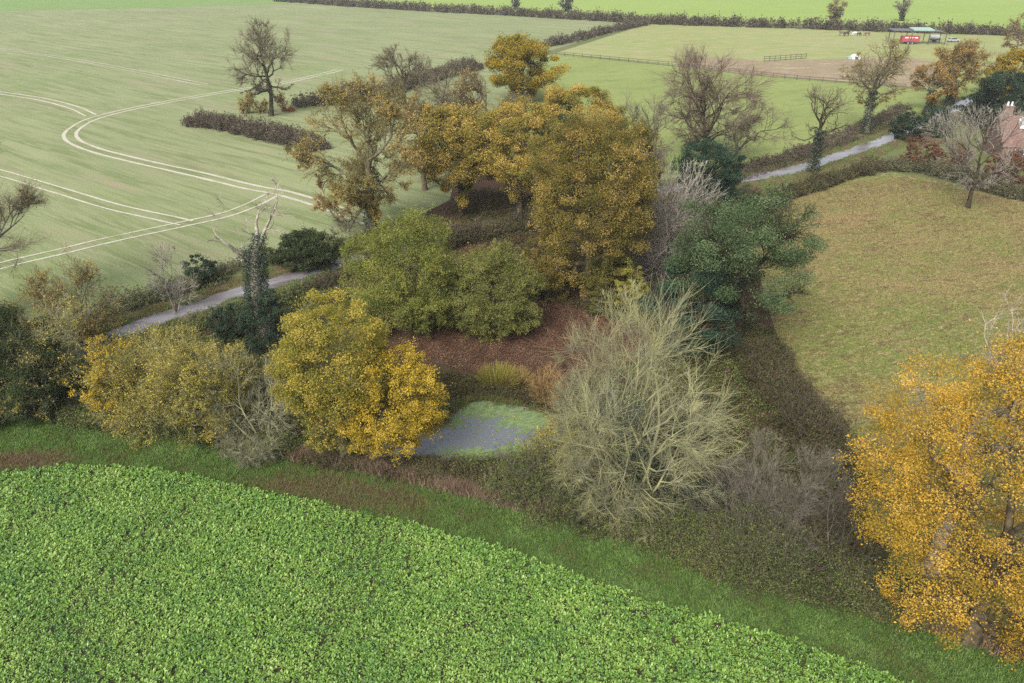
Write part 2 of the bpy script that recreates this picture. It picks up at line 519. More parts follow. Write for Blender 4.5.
# ------------------------------------------------------------------ world and light: a bright overcast autumn day
SUN_EL, SUN_AZ = 42.0, 205.0          # sun behind cloud, behind the camera and a little to the left
w = bpy.data.worlds.new('World'); S.world = w; w.use_nodes = True
nt = w.node_tree; bg = nt.nodes['Background']
sky = nt.nodes.new('ShaderNodeTexSky'); sky.sky_type = 'NISHITA'; sky.sun_disc = False
sky.sun_elevation = math.radians(SUN_EL); sky.sun_rotation = math.radians(SUN_AZ)
sky.air_density = 1.0; sky.dust_density = 6.0; sky.ozone_density = 1.0
hs = nt.nodes.new('ShaderNodeHueSaturation'); hs.inputs['Saturation'].default_value = 0.35; hs.inputs['Value'].default_value = 1.0
nt.links.new(sky.outputs[0], hs.inputs['Color']); nt.links.new(hs.outputs[0], bg.inputs[0])
bg.inputs[1].default_value = 0.135
sl = bpy.data.lights.new('sun', 'SUN'); so = bpy.data.objects.new('sun', sl); COL.objects.link(so)
sl.energy = 1.5; sl.angle = math.radians(24); sl.color = (1, .96, .9)
e_, a_ = math.radians(SUN_EL), math.radians(SUN_AZ)
sdir = Vector((math.sin(a_) * math.cos(e_), math.cos(a_) * math.cos(e_), math.sin(e_)))
so.rotation_euler = sdir.to_track_quat('Z', 'Y').to_euler()
so.location = sdir * 100
S.view_settings.view_transform = 'Standard'; S.view_settings.look = 'None'; S.view_settings.gamma = 1.0
S.view_settings.exposure = 1.5
S.render.engine = 'CYCLES'
cy = S.cycles
cy.max_bounces = 5; cy.diffuse_bounces = 3; cy.glossy_bounces = 2; cy.transmission_bounces = 3; cy.volume_bounces = 0
cy.use_denoising = False
cy.use_light_tree = False; cy.use_adaptive_sampling = True; cy.adaptive_threshold = 0.006; cy.sample_clamp_indirect = 3.0

# ------------------------------------------------------------------ materials
M = {}
B = lambda n, a, b, k=1.3, s=3.0: M.__setitem__(n, bark_mat(n, a, b, k, s))
B('bark_dark', (86, 78, 62), (50, 44, 38))
B('bark_oak', (112, 100, 80), (70, 64, 50))
B('bark_green', (130, 128, 92), (88, 84, 62))
B('twig_lichen', (150, 148, 106), (116, 116, 96), 1.15, .8)
B('twig_lichen_pale', (136, 136, 108), (102, 102, 78), 1.15)
B('twig_pale', (150, 144, 132), (108, 102, 94), 1.15)
B('twig_russet', (126, 110, 96), (94, 84, 72))
B('twig_purple', (114, 104, 95), (84, 76, 68))
B('twig_grey', (126, 120, 106), (90, 86, 74))
B('twig_olive', (164, 158, 118), (122, 116, 80))
B('twig_oakfar', (126, 120, 96), (92, 88, 70))
B('twig_orange', (156, 128, 84), (122, 100, 68))
B('dead_wood', (160, 152, 138), (110, 104, 94), 1.1)
LM = lambda n, cols, **k: M.__setitem__(n, leaf_mat(n, cols, **k))
LM('ivy', [(32, 46, 26), (46, 64, 34), (66, 84, 48)], gloss=.04)
LM('ivy_blue', [(44, 56, 36), (66, 80, 48), (104, 112, 78)])
LM('gold', [(80, 90, 44), (134, 122, 52), (190, 152, 56), (214, 172, 72), (228, 196, 114)])
LM('gold_olive', [(92, 98, 48), (128, 124, 54), (160, 146, 62), (192, 168, 84)], k=1.0)
LM('yellow', [(116, 112, 48), (168, 146, 50), (204, 174, 62), (222, 196, 96)])
LM('yellow_olive', [(96, 98, 56), (128, 126, 64), (160, 150, 72), (206, 182, 80)], k=1.0)
LM('oak_orange', [(88, 96, 48), (132, 124, 60), (168, 146, 70), (200, 170, 98)], k=1.05)
LM('oak_brown', [(68, 72, 36), (102, 98, 50), (144, 126, 64), (186, 158, 96)], k=1.05)
LM('oak_olive', [(56, 62, 30), (80, 84, 42), (104, 100, 52), (130, 118, 64)], k=1.05)
LM('oak_tan', [(106, 104, 64), (146, 132, 76), (180, 154, 92)], k=1.05)
LM('oak_far_gold', [(90, 92, 32), (132, 122, 38), (170, 146, 50), (200, 168, 72)])
LM('orange_far', [(104, 98, 60), (148, 122, 70), (182, 148, 92)], k=1.05)
LM('willow', [(78, 88, 44), (104, 112, 54), (130, 134, 66), (160, 154, 78)], k=1.0)
LM('willow_grey', [(74, 82, 42), (98, 104, 54), (122, 124, 66), (140, 136, 84)], k=1.0)
LM('pine', [(58, 72, 48), (82, 102, 68), (108, 126, 86), (136, 150, 112)])
LM('cedar', [(44, 64, 50), (62, 84, 66), (90, 110, 88)])
LM('conifer_yellow', [(102, 104, 40), (136, 132, 54), (160, 150, 70)], k=1.0)
LM('holly', [(34, 50, 32), (48, 68, 42), (70, 90, 56)], gloss=.02)
LM('bramble', [(62, 56, 40), (92, 80, 58), (88, 98, 56), (122, 102, 78)])
LM('bramble_green', [(54, 62, 36), (80, 92, 50), (106, 118, 64), (118, 110, 76)], k=1.0)
LM('hedge_purple', [(78, 72, 58), (100, 92, 76), (120, 110, 94)])
LM('hedge_olive', [(84, 86, 62), (108, 108, 78), (134, 130, 98)])
LM('hedge_far', [(80, 80, 62), (104, 96, 78), (118, 112, 96)])
LM('beech', [(96, 70, 54), (126, 88, 66), (146, 106, 82)])
LM('russet_leaf', [(130, 88, 52), (164, 112, 62), (182, 134, 84)])
LM('reed', [(112, 116, 50), (150, 142, 66), (172, 160, 90)])
LM('rush_orange', [(124, 106, 62), (150, 128, 78), (170, 148, 100)])
LM('beet', [(80, 120, 70), (100, 144, 56), (122, 162, 62), (144, 176, 76), (170, 196, 110)], k=1.25, transl=.25, gloss=.03, rough=.5)
LM('grass', [(128, 110, 84), (130, 126, 80), (98, 132, 62), (134, 164, 90)], k=1.35)
LM('pasture_tuft', [(112, 90, 68), (168, 142, 104), (182, 164, 116), (150, 150, 86), (134, 146, 78)], k=1.5)
LM('dry_grass', [(122, 100, 88), (160, 136, 116), (186, 164, 134)], k=1.4)
LM('litter', [(66, 50, 40), (98, 72, 58), (122, 92, 74), (150, 124, 96)], k=1.4, transl=0)
LM('litter_gold', [(150, 100, 50), (190, 142, 60), (206, 164, 90)], k=1.4, transl=0)
LM('duckweed', [(96, 116, 78), (122, 144, 94), (142, 162, 114)], k=1.4, transl=0)

ANG = math.atan2(*(np.array(G(205, 85)) - np.array(G(0, 49)))[::-1])     # the way the left field was drilled
M['ground'] = ground_mat('ground', [((122, 128, 84), .05, .4, .6, 0, 1), ((104, 92, 70), .4, .5, .7, 0, 1)], (110, 122, 70))
M['left_field'] = ground_mat('left_field', [((166, 172, 128), .035, .42, .58, ANG, 2.5), ((134, 154, 96), .05, .5, .66, ANG + .2, 2), ((172, 158, 134), .09, .52, .68, ANG, 3),
                             ((128, 140, 94), .5, .45, .6, ANG, 14), ((160, 164, 124), 1.4, .5, .6, ANG, 12), ((128, 146, 88), 4, .5, .64, 0, 1)], (150, 158, 116), bump=.3, bump_scale=5)
M['field_green'] = ground_mat('field_green', [((118, 158, 76), .06, .4, .6, ANG, 1), ((148, 160, 110), .8, .5, .66, ANG, 6), ((130, 150, 92), 4, .5, .65, 0, 1)], (132, 162, 90), bump=.2, bump_scale=6)
M['far_field'] = ground_mat('far_field', [((156, 178, 92), .02, .45, .55, 0, 6), ((142, 168, 80), .3, .5, .65, .1, 8)], (150, 176, 86))
M['paddock'] = ground_mat('paddock', [((160, 170, 112), .05, .42, .6, .1, 3), ((186, 176, 132), .4, .5, .64, .1, 3), ((142, 156, 90), .15, .55, .7, 0, 2), ((160, 150, 108), 2.2, .52, .66, 0, 1)], (154, 166, 100))
M['meadow'] = ground_mat('meadow', [((154, 166, 98), .06, .42, .58, .3, 2), ((132, 146, 84), .3, .5, .65, .5, 3), ((162, 170, 106), 1.2, .52, .66, .2, 3), ((122, 136, 76), 4, .5, .68, 0, 1)], (144, 160, 90))
M['rough_strip'] = ground_mat('rough_strip', [((172, 156, 128), .5, .42, .6, 0, 2), ((132, 118, 92), 1.4, .5, .66, 0, 1), ((196, 184, 152), .25, .55, .7, 0, 3)], (158, 142, 112))
M['pasture'] = ground_mat('pasture', [((132, 144, 76), .035, .42, .55, .4, 1), ((172, 144, 104), .06, .48, .6, 0, 1.6), ((122, 138, 70), .16, .5, .62, .3, 2), ((122, 102, 76), .8, .5, .62, .2, 2.4), ((176, 164, 116), 1.8, .5, .6, .5, 2), ((104, 104, 60), 4, .5, .64, 0, 1)], (154, 142, 92), bump=.6, bump_scale=3)
M['headland'] = ground_mat('headland', [((86, 108, 60), .3, .45, .6, 0, 1), ((96, 84, 58), .25, .52, .64, .3, 2), ((54, 78, 36), 3, .5, .65, 0, 1)], (84, 104, 56), bump=.5)
M['crop_soil'] = ground_mat('crop_soil', [((70, 62, 46), 1, .4, .6, 0, 1)], (76, 96, 48), bump=.4)
M['wood_floor'] = ground_mat('wood_floor', [((96, 72, 56), .25, .4, .62, 0, 1), ((78, 76, 50), .12, .5, .66, 0, 1), ((66, 52, 42), 1.5, .5, .65, 0, 1)], (90, 70, 54), bump=.5)
M['mud'] = ground_mat('mud', [((98, 82, 68), .8, .4, .6, 0, 1), ((80, 66, 54), 3, .5, .65, 0, 1)], (112, 92, 76), bump=.5)
M['lane'] = ground_mat('lane', [((152, 148, 156), .3, .42, .6, .35, 4), ((106, 94, 84), .8, .47, .62, .35, 5), ((126, 114, 98), 3, .52, .66, .35, 3), ((176, 174, 182), 1.2, .58, .7, .35, 6)], (130, 126, 130), rough=.3, spec=.6)
M['verge'] = ground_mat('verge', [((118, 116, 72), .25, .42, .6, 0, 1), ((132, 108, 86), .4, .5, .66, .3, 2), ((92, 78, 62), 1.6, .52, .68, 0, 1)], (112, 98, 70), bump=.4)
M['track'] = ground_mat('track', [((218, 212, 198), .6, .4, .6, 0, 1), ((184, 178, 152), 2.2, .48, .64, 0, 1), ((172, 174, 136), .3, .54, .68, 0, 1)], (206, 200, 182))
M['track_faint'] = ground_mat('track_faint', [((190, 186, 152), .6, .4, .6, 0, 1), ((160, 164, 118), .6, .46, .6, 0, 1)], (180, 180, 142))

m, nt, out = new_mat('pond_water')
pb = nt.nodes.new('ShaderNodeBsdfPrincipled'); pb.inputs['Base Color'].default_value = (.07, .08, .092, 1)
pb.inputs['Roughness'].default_value = .06; pb.inputs['IOR'].default_value = 1.42
geo = nt.nodes.new('ShaderNodeNewGeometry'); nz = nt.nodes.new('ShaderNodeTexNoise'); nz.inputs['Scale'].default_value = 2.5
bp = nt.nodes.new('ShaderNodeBump'); bp.inputs['Strength'].default_value = .02; bp.inputs['Distance'].default_value = .1
nt.links.new(geo.outputs['Position'], nz.inputs['Vector']); nt.links.new(nz.outputs['Fac'], bp.inputs['Height']); nt.links.new(bp.outputs[0], pb.inputs['Normal'])
nt.links.new(pb.outputs[0], out.inputs[0]); M['water'] = m

# ------------------------------------------------------------------ the ground and the fields
R0 = np.random.default_rng(7)
sheet('ground', [(-3000, -300), (3000, -300), (3000, 3500), (-3000, 3500)], 0, M['ground'], world=True)
sheet('left_field', [(-420, 350), (-60, 340), (60, 318), (130, 300), (215, 270), (260, 255), (300, 246), (345, 238), (400, 225), (450, 200), (460, 150), (545, 52), (648, 22), (505, 13), (400, 7), (278, 0), (200, -6), (-600, -12), (-900, 40)], .012, M['left_field'])
sheet('field_far_band', [(-620, -11.5), (-640, -4), (-100, 13), (150, 8), (300, 3), (220, -6)], .03, M['field_green'])
sheet('far_field', [(200, -8), (430, 7), (650, 19), (1030, 31), (1500, 40), (1700, -25), (200, -25)], .03, M['far_field'])
sheet('paddock', [(556, 53), (648, 24), (760, 27), (900, 32), (1060, 38), (1070, 62), (905, 84), (750, 74), (680, 66)], .02, M['paddock'])
sheet('meadow', [(545, 56), (556, 54), (680, 67), (750, 75), (905, 88), (960, 98), (905, 122), (850, 148), (770, 172), (700, 190), (560, 190), (520, 130)], .016, M['meadow'])
sheet('meadow_corner', [(905, 84), (1010, 68), (1010, 90), (960, 97)], .024, M['meadow'])
sheet('rough_ground', [(690, 55), (764, 61), (842, 59), (905, 57), (960, 66), (940, 86), (905, 87), (750, 74.5), (690, 67.5)], .028, M['rough_strip'])
sheet('pasture', [(760, 205), (800, 192), (850, 180), (890, 172), (940, 180), (985, 192), (1040, 204), (1300, 250), (1400, 640), (1060, 660), (900, 590), (862, 500), (838, 452), (800, 385), (775, 330), (752, 250)], .012, M['pasture'])
sheet('woodland_floor', [(105, 345), (250, 300), (345, 264), (400, 228), (460, 175), (560, 160), (700, 170), (760, 185), (775, 330), (820, 420), (866, 500), (905, 590), (1060, 660), (1040, 690), (900, 625), (700, 562), (520, 508), (350, 470), (200, 441), (60, 418), (-80, 405), (-100, 350)], .008, M['wood_floor'])
lane_px = [(-160, 432), (0, 388), (60, 361), (105, 341), (150, 322), (200, 306), (240, 293), (300, 275), (345, 261), (420, 240), (500, 222), (600, 202), (690, 187), (750, 178), (800, 168), (845, 154), (880, 142), (905, 132), (930, 121), (950, 111), (975, 98), (1010, 84), (1060, 70)]
lane_w = smooth_path([G(*p) for p in lane_px], 10)
for nm, wid, z, mt, jit in (('verge', 8.5, .02, M['verge'], .12), ('lane', 3.1, .036, M['lane'], .1)):
    V, F = strip(lane_w, wid, z, R0, jit)
    o = mesh_obj(nm, V, F, mt); o['kind'] = 'structure'
head_px = [(-120, 402), (0, 411), (60, 417), (130, 429), (200, 439), (250, 450), (300, 459), (350, 468), (420, 483), (500, 503), (560, 518), (620, 536), (700, 560), (760, 578), (830, 598), (900, 618), (1000, 653), (1100, 690), (1150, 760), (900, 760), (880, 674), (760, 632), (650, 603), (556, 571), (480, 547), (420, 527), (376, 519), (317, 505), (264, 495), (200, 479), (125, 469), (66, 468), (0, 475), (-120, 480)]
sheet('headland', head_px, .014, M['headland'])
crop_px = [(-140, 480), (0, 474), (33, 471), (66, 467), (125, 468), (164, 471), (200, 478), (264, 494), (317, 504), (376, 518), (420, 526), (452, 538), (500, 549), (556, 570), (650, 602), (760, 631), (880, 673), (960, 705), (980, 790), (-240, 790)]
sheet('crop_soil', crop_px, .018, M['crop_soil'])
sheet('mud_patch', [(-60, 462), (0, 456), (28, 452), (48, 450), (70, 455), (74, 464), (60, 468), (0, 475), (-60, 479)], .022, M['mud'])

# wheel tracks in the left field: pairs of pale ribbons
tracks = [([(340, 70), (283, 83), (231, 91), (197, 96.5), (141, 107), (110, 114), (90, 120), (77, 127), (70, 134), (74, 141), (92, 149), (121, 157), (160, 166), (200, 175), (250, 187), (282, 193), (323, 205), (364, 220), (400, 232)], .58, 'track', 'field_track'),
          ([(-60, 84), (0, 93), (40, 99), (72, 107), (92, 116)], .5, 'track', 'field_track'),
          ([(-60, 41), (0, 49), (60, 57.5), (120, 68), (205, 85)], .36, 'track', 'field_track'),
          ([(-60, 284), (0, 266), (60, 252), (110, 240), (180, 225), (225, 215), (252, 205), (272, 195)], .42, 'track', 'field_track'),
          ([(-60, 158), (0, 173), (70, 194), (110, 206), (140, 213), (172, 220), (190, 224)], .38, 'track', 'field_track'),
          ([(500, 40), (430, 55), (352, 69), (340, 71)], .45, 'track_faint', 'field_track')]
zt = .03
for pxs, wd, mt, nm in tracks:
    P = smooth_path([G(*p) for p in pxs], 14)
    L = np.concatenate([[0], np.cumsum(np.linalg.norm(np.diff(P, axis=0), axis=1))])
    s = np.arange(0, L[-1], .8); P = np.stack([np.interp(s, L, P[:, 0]), np.interp(s, L, P[:, 1])], 1)
    V, F = merge([strip(P, wd, zt, R0, .16, -1.0), strip(P, wd, zt, R0, .16, 1.0)])
    o = mesh_obj(nm, V, F, M[mt]); o['kind'] = 'structure'; zt += .005

# the pond
pond_px = [(340, 456), (372, 440), (420, 432), (446, 420), (456, 408), (470, 402), (490, 401), (515, 405), (545, 414), (566, 428), (568, 440), (548, 452), (520, 459), (480, 461), (430, 461), (385, 462)]
pond = sheet('pond', smooth_path([G(*p) for p in pond_px] + [G(*pond_px[0])], 5)[:-1], .026, M['water'], world=True)
pw = smooth_path([G(*q) for q in pond_px] + [G(*pond_px[0])], 5)[:-1]
lo, hi = pw.min(0), pw.max(0); nw = 60000
x = R0.uniform(lo[0], hi[0], nw); y = R0.uniform(lo[1], hi[1], nw); k = in_poly(x, y, pw); x, y = x[k], y[k]
u, v = project(np.column_stack([x, y, np.zeros(len(x))]))
gm = lambda cx, cy, rx, ry: np.exp(-(((u - cx) / rx) ** 2 + ((v - cy) / ry) ** 2))
mk = np.maximum.reduce([gm(486, 408, 42, 11) * 1.15, gm(530, 420, 38, 13) * 1.05, gm(470, 453, 30, 6) * 1.05, gm(524, 449, 26, 8), gm(455, 422, 12, 7)])
pr = np.clip((mk - .36 + .3 * snoise(x, y, .9, 5) + .22 * snoise(x, y, .3, 6)) * 2.4, .015, .96)
k = R0.random(len(x)) < pr
wq, wt = [np.stack([x[k], y[k], np.full(k.sum(), .034)], 1)], [np.clip(.5 + .25 * snoise(x[k], y[k], .7, 8) + R0.normal(size=k.sum()) * .2, 0, 1)]
Q = np.concatenate(wq); t = np.concatenate(wt)
a = R0.uniform(0, 6.28, len(Q)); sz = R0.uniform(.03, .07, len(Q))
V = np.stack([Q + np.stack([np.cos(a + k * 1.571) * sz, np.sin(a + k * 1.571) * sz, R0.uniform(0, .004, len(Q))], 1) for k in range(4)], 1)
o = mesh_obj('duckweed', V.reshape(-1, 3), np.arange(4 * len(Q)).reshape(-1, 4), M['duckweed'], tone=np.repeat(t, 4)); o['kind'] = 'stuff'

# ------------------------------------------------------------------ the leaf crop in front
cw = np.array([G(*p) for p in crop_px])
row_d = np.array(G(556, 570)) - np.array(G(200, 478)); row_d /= np.linalg.norm(row_d); row_n = np.array([-row_d[1], row_d[0]])
gx, gy = np.meshgrid(np.arange(-70, 70, .24), np.arange(-60, 60, .34))
gx = gx + R0.normal(size=gx.shape) * .09; gy = gy + R0.normal(size=gy.shape) * .06
px_ = (np.array([0, 36]) + gx.ravel()[:, None] * row_d + gy.ravel()[:, None] * row_n)
px_ = px_[in_poly(px_[:, 0], px_[:, 1], cw)]
u, v = project(np.column_stack([px_, np.zeros(len(px_))]))
px_ = px_[(u > -120) & (u < 1144) & (v < 740)]
nP, nL = len(px_), 24
vig = np.clip(.92 + .22 * snoise(px_[:, 0], px_[:, 1], 9, 3) + R0.normal(size=nP) * .12, .68, 1.35)
vig = np.repeat(vig, nL); base = np.repeat(px_, nL, 0); n = len(base)
az = R0.uniform(0, 6.28, n); el = np.radians(R0.uniform(12, 72, n)); ln = R0.uniform(.085, .18, n) * vig; wd = ln * R0.uniform(.42, .6, n)
d1 = np.stack([np.cos(az) * np.cos(el), np.sin(az) * np.cos(el), np.sin(el)], 1)
el2 = el - np.radians(R0.uniform(25, 75, n)); d2 = np.stack([np.cos(az) * np.cos(el2), np.sin(az) * np.cos(el2), np.sin(el2)], 1)
sd = np.stack([-np.sin(az), np.cos(az), R0.normal(size=n) * .25], 1)
stalk = R0.uniform(.04, .24, n) * vig
p0 = np.column_stack([base, np.zeros(n)]) + d1 * stalk[:, None] + np.stack([np.zeros(n), np.zeros(n), .05 * vig], 1)
p1 = p0 + d1 * (ln * .5)[:, None]; p2 = p1 + d2 * (ln * .5)[:, None]
hw = (sd * wd[:, None] * .5)
V = np.stack([p0 - hw * .35, p0 + hw * .35, p1 + hw, p1 - hw, p2 + hw * .4, p2 - hw * .4], 1).reshape(-1, 3)
i = np.arange(n)[:, None] * 6
F = np.concatenate([i + np.array([0, 1, 2, 3]), i + np.array([3, 2, 4, 5])])
tone = np.clip(.5 + .14 * np.repeat(snoise(px_[:, 0], px_[:, 1], 5, 11) + snoise(px_[:, 0], px_[:, 1], 1.4, 12), nL) + R0.normal(size=n) * .2, 0, 1)
o = mesh_obj('leaf_crop', V, F, M['beet'], tone=np.repeat(tone, 6)); o['kind'] = 'stuff'

# ------------------------------------------------------------------ grasses and fallen leaves
x, y = scatter(head_px, 520, R0)
u, v = project(np.column_stack([x, y, np.zeros(len(x))])); k = (u > -80) & (u < 1100) & (v < 720); x, y, u, v = x[k], y[k], u[k], v[k]
brown = np.exp(-(((u - 345) / 95) ** 2 + ((v - 492 - (u - 345) * .14) / 17) ** 2)) * 1.15 + np.exp(-(((u - 20) / 60) ** 2 + ((v - 460) / 10) ** 2)) * 1.2
brown += np.clip(snoise(x, y, 4, 21), 0, 1) * .35
tone = np.clip(.86 - brown * .75 + R0.normal(size=len(x)) * .14 + .12 * snoise(x, y, 2.5, 23) + .14 * snoise(x, y, .7, 24), 0, 1)
blades('headland_grass', x, y, R0.uniform(.06, .2, len(x)) * (1 + .5 * np.clip(snoise(x, y, .9, 25), -1, 1)), R0.uniform(.03, .06, len(x)), tone, M['grass'], R0)
edge = smooth_path([G(*p) for p in head_px[:18]], 20)
n = 70000
j = R0.integers(0, len(edge) - 1, n); f = R0.random(n)[:, None]
P = edge[j] * (1 - f) + edge[j + 1] * f + R0.normal(size=(n, 2)) * .32 + np.array([0, .35])
u, v = project(np.column_stack([P, np.zeros(n)]))
k = (snoise(P[:, 0], P[:, 1], 3, 31) + R0.normal(size=n) * .3 + np.where((u > 290) & (u < 560), .8, 0)) > -.15
P = P[k]
blades('dry_grass', P[:, 0], P[:, 1], R0.uniform(.3, .95, len(P)), R0.uniform(.03, .06, len(P)), np.clip(R0.random(len(P)) * .6 + .2 + .2 * snoise(P[:, 0], P[:, 1], 2, 33), 0, 1), M['dry_grass'], R0, lean=.35)
past_px = [(765, 207), (800, 195), (850, 183), (890, 176), (940, 184), (985, 196), (1060, 210), (1110, 460), (1060, 620), (900, 570), (862, 490), (838, 448), (800, 383), (777, 328), (757, 260)]
x, y = scatter(past_px, 75, R0)
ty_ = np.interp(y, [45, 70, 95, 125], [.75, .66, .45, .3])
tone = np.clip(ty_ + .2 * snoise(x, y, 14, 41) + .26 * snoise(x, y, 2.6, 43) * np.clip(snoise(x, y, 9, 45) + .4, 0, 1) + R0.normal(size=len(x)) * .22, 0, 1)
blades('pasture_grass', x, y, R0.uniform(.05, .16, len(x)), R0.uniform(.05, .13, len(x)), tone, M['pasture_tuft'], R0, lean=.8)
def litter(name, poly, dens, mat, size, tonefn=None, kmin=-9, seed=51):
    x, y = scatter(poly, dens, R0)
    k = snoise(x, y, 5, seed) + R0.normal(size=len(x)) * .3 > kmin
    x, y = x[k], y[k]
    Q = np.column_stack([x, y, R0.uniform(.05, .1, len(x))])
    V, F = leaf_quads(Q, R0.uniform(.6, 1.3, len(x)) * size, R0, 1.6)
    o = mesh_obj(name, V, F, mat, tone=np.repeat(np.clip(R0.random(len(x)) * .7 + .15 + .2 * snoise(x, y, 3, seed + 1), 0, 1), 4)); o['kind'] = 'stuff'
litter('fallen_leaves', [(380, 312), (470, 305), (600, 296), (690, 300), (640, 360), (560, 388), (470, 374), (400, 352)], 190, M['litter'], .12)
litter('fallen_leaves', [(345, 275), (400, 235), (470, 195), (560, 190), (650, 200), (690, 215), (600, 300), (400, 330)], 30, M['litter'], .18)
litter('fallen_leaves', [(760, 590), (900, 560), (1060, 630), (1060, 670), (900, 628)], 30, M['litter_gold'], .14)

# sedge and dead stems leaning over the water's edge
pe = smooth_path([G(*q) for q in pond_px] + [G(*pond_px[0])], 20)
j = R0.integers(0, len(pe) - 1, 9000); P = pe[j] + R0.normal(size=(9000, 2)) * .3
k = snoise(P[:, 0], P[:, 1], 2, 91) + R0.normal(size=len(P)) * .4 > -.25; P = P[k]
blades('sedge', P[:, 0], P[:, 1], R0.uniform(.15, .6, len(P)), R0.uniform(.03, .06, len(P)), np.clip(R0.random(len(P)) * .7, 0, 1), M['grass'], R0, z=.02, lean=.5)
x, y = scatter(pond_px, 14, R0); Q = np.column_stack([x, y, np.full(len(x), .045)])
V, F = leaf_quads(Q, R0.uniform(.06, .13, len(x)), R0, 3)
o = mesh_obj('floating_leaves', V, F, M['yellow'], tone=np.repeat(R0.random(len(x)), 4)); o['kind'] = 'stuff'
# rough grass, leaves and mud along both sides of the lane
j = R0.integers(0, len(lane_w) - 1, 90000); f = R0.random(90000)[:, None]
P = lane_w[j] * (1 - f) + lane_w[j + 1] * f
Tn = lane_w[j + 1] - lane_w[j]; Tn /= np.linalg.norm(Tn, axis=1, keepdims=True)
side = R0.choice([-1, 1], len(P)) * (1.25 + R0.random(len(P)) ** 1.3 * 3.6)
P = P + np.stack([-Tn[:, 1], Tn[:, 0]], 1) * (side + .35 * snoise(P[:, 0], P[:, 1], 5, 71))[:, None]
k = snoise(P[:, 0], P[:, 1], 3, 72) + R0.normal(size=len(P)) * .3 > -.3; P = P[k]
blades('verge_grass', P[:, 0], P[:, 1], R0.uniform(.08, .3, len(P)), R0.uniform(.05, .11, len(P)), np.clip(.45 + .35 * snoise(P[:, 0], P[:, 1], 4, 73) + R0.normal(size=len(P)) * .2, 0, 1), M['grass'], R0, z=.02, lean=.6)

# ------------------------------------------------------------------ the air: a thin even mist over the whole valley
m, nt, out = new_mat('haze')
pv = nt.nodes.new('ShaderNodeVolumePrincipled')
pv.inputs['Color'].default_value = (.9, .93, .96, 1); pv.inputs['Density'].default_value = .00016; pv.inputs['Anisotropy'].default_value = .2
nt.links.new(pv.outputs[0], out.inputs['Volume']); M['haze'] = m
hv = [(x, y, z) for z in (-1, 36) for y in (-310, 3510) for x in (-3010, 3010)]
hz_ = mesh_obj('haze', hv, [(0, 2, 3, 1), (4, 5, 7, 6), (0, 1, 5, 4), (2, 6, 7, 3), (0, 4, 6, 2), (1, 3, 7, 5)], M['haze']); hz_['kind'] = 'stuff'

# ------------------------------------------------------------------ undergrowth of the wood: brambles, nettles and low scrub nobody could count
def undergrowth(poly, dens, mat, hmax, size, seed):
    x, y = scatter(poly, dens, R0)
    hh = np.clip(snoise(x, y, 4, seed) * .5 + .45 + .25 * snoise(x, y, 1.3, seed + 1), .03, 1) * hmax
    Q = np.column_stack([x, y, hh * R0.random(len(x)) ** .5 + .03])
    V, F = leaf_quads(Q, R0.uniform(.6, 1.3, len(x)) * size, R0, .4)
    o = mesh_obj('undergrowth', V, F, mat, tone=np.repeat(np.clip(.5 + .3 * snoise(x, y, 2.5, seed + 3) + R0.normal(size=len(x)) * .25, 0, 1), 4)); o['kind'] = 'stuff'
undergrowth([(400, 368), (470, 378), (560, 390), (600, 420), (566, 425), (540, 410), (500, 398), (470, 397), (446, 408), (430, 420), (400, 400)], 300, M['bramble'], .8, .14, 61)
undergrowth([(560, 400), (700, 330), (775, 330), (800, 385), (838, 450), (862, 500), (900, 590), (760, 575), (620, 532), (540, 510), (500, 470), (570, 450)], 110, M['bramble_green'], 1.2, .15, 64)
undergrowth([(-100, 352), (105, 347), (250, 305), (300, 290), (380, 300), (390, 400), (350, 445), (380, 465), (420, 466), (520, 463), (540, 505), (350, 464), (200, 436), (60, 414), (-100, 400)], 130, M['bramble_green'], 1.1, .15, 67)
undergrowth([(450, 215), (470, 190), (560, 200), (700, 200), (760, 200), (760, 330), (620, 320), (540, 300)], 60, M['bramble'], 1.2, .2, 70)
undergrowth([(700, 192), (755, 178), (845, 146), (905, 122), (890, 112), (840, 140), (760, 165), (690, 178)], 40, M['hedge_purple'], .9, .22, 73)

# ------------------------------------------------------------------ trees and shrubs, from the crop outwards
T, Hd = tree, hedge
# the left clump
T('bare_tree', 'tall bare tree with thin russet twigs, cut off by the left edge', 'tree', -26, 338, 90, 88, M['bark_oak'], M['oak_tan'], cb=.06, cover=.16, twig=M['twig_grey'], q=2.4, twigr=.09)
T('thicket', 'dark ivy-smothered thicket at the far left end of the foreground hedge', 'shrub', 22, 408, 300, 66, M['bark_dark'], M['ivy_blue'], stems=9, cover=1.9, q=.4, el=(30, 88), tone_c=.65)
T('pollard', 'pale lichen-covered bare tree with tangled limbs and a few yellow leaves over dark ivy', 'tree', 66, 402, 292, 52, M['twig_lichen_pale'], M['yellow_olive'], cb=.25, cover=.22, twig=M['twig_lichen_pale'], q=.55, wig=.34, twigr=.24, ivy=(.75, 3500, .8))
T('scrub', 'leafless brown scrub between the left edge tree and the lane', 'shrub', 72, 345, 258, 55, M['twig_grey'], M['oak_tan'], stems=10, cover=.5, twig=M['twig_grey'], q=.8)
T('willow_shrub', 'wide yellow-olive shrubby tree with half its leaves gone, beside the lane', 'tree', 186, 432, 324, 79, M['bark_green'], M['yellow_olive'], stems=11, cover=.75, lsize=.11, twig=M['twig_olive'], q=1.1, el=(25, 85))
T('sapling', 'slim pale-stemmed sapling with bright yellow leaves in front of the yellow-olive shrubby tree', 'tree', 132, 433, 338, 36, M['twig_lichen_pale'], M['yellow'], cb=.3, cover=.8, q=.7, dx=-10, twig=M['twig_lichen_pale'])
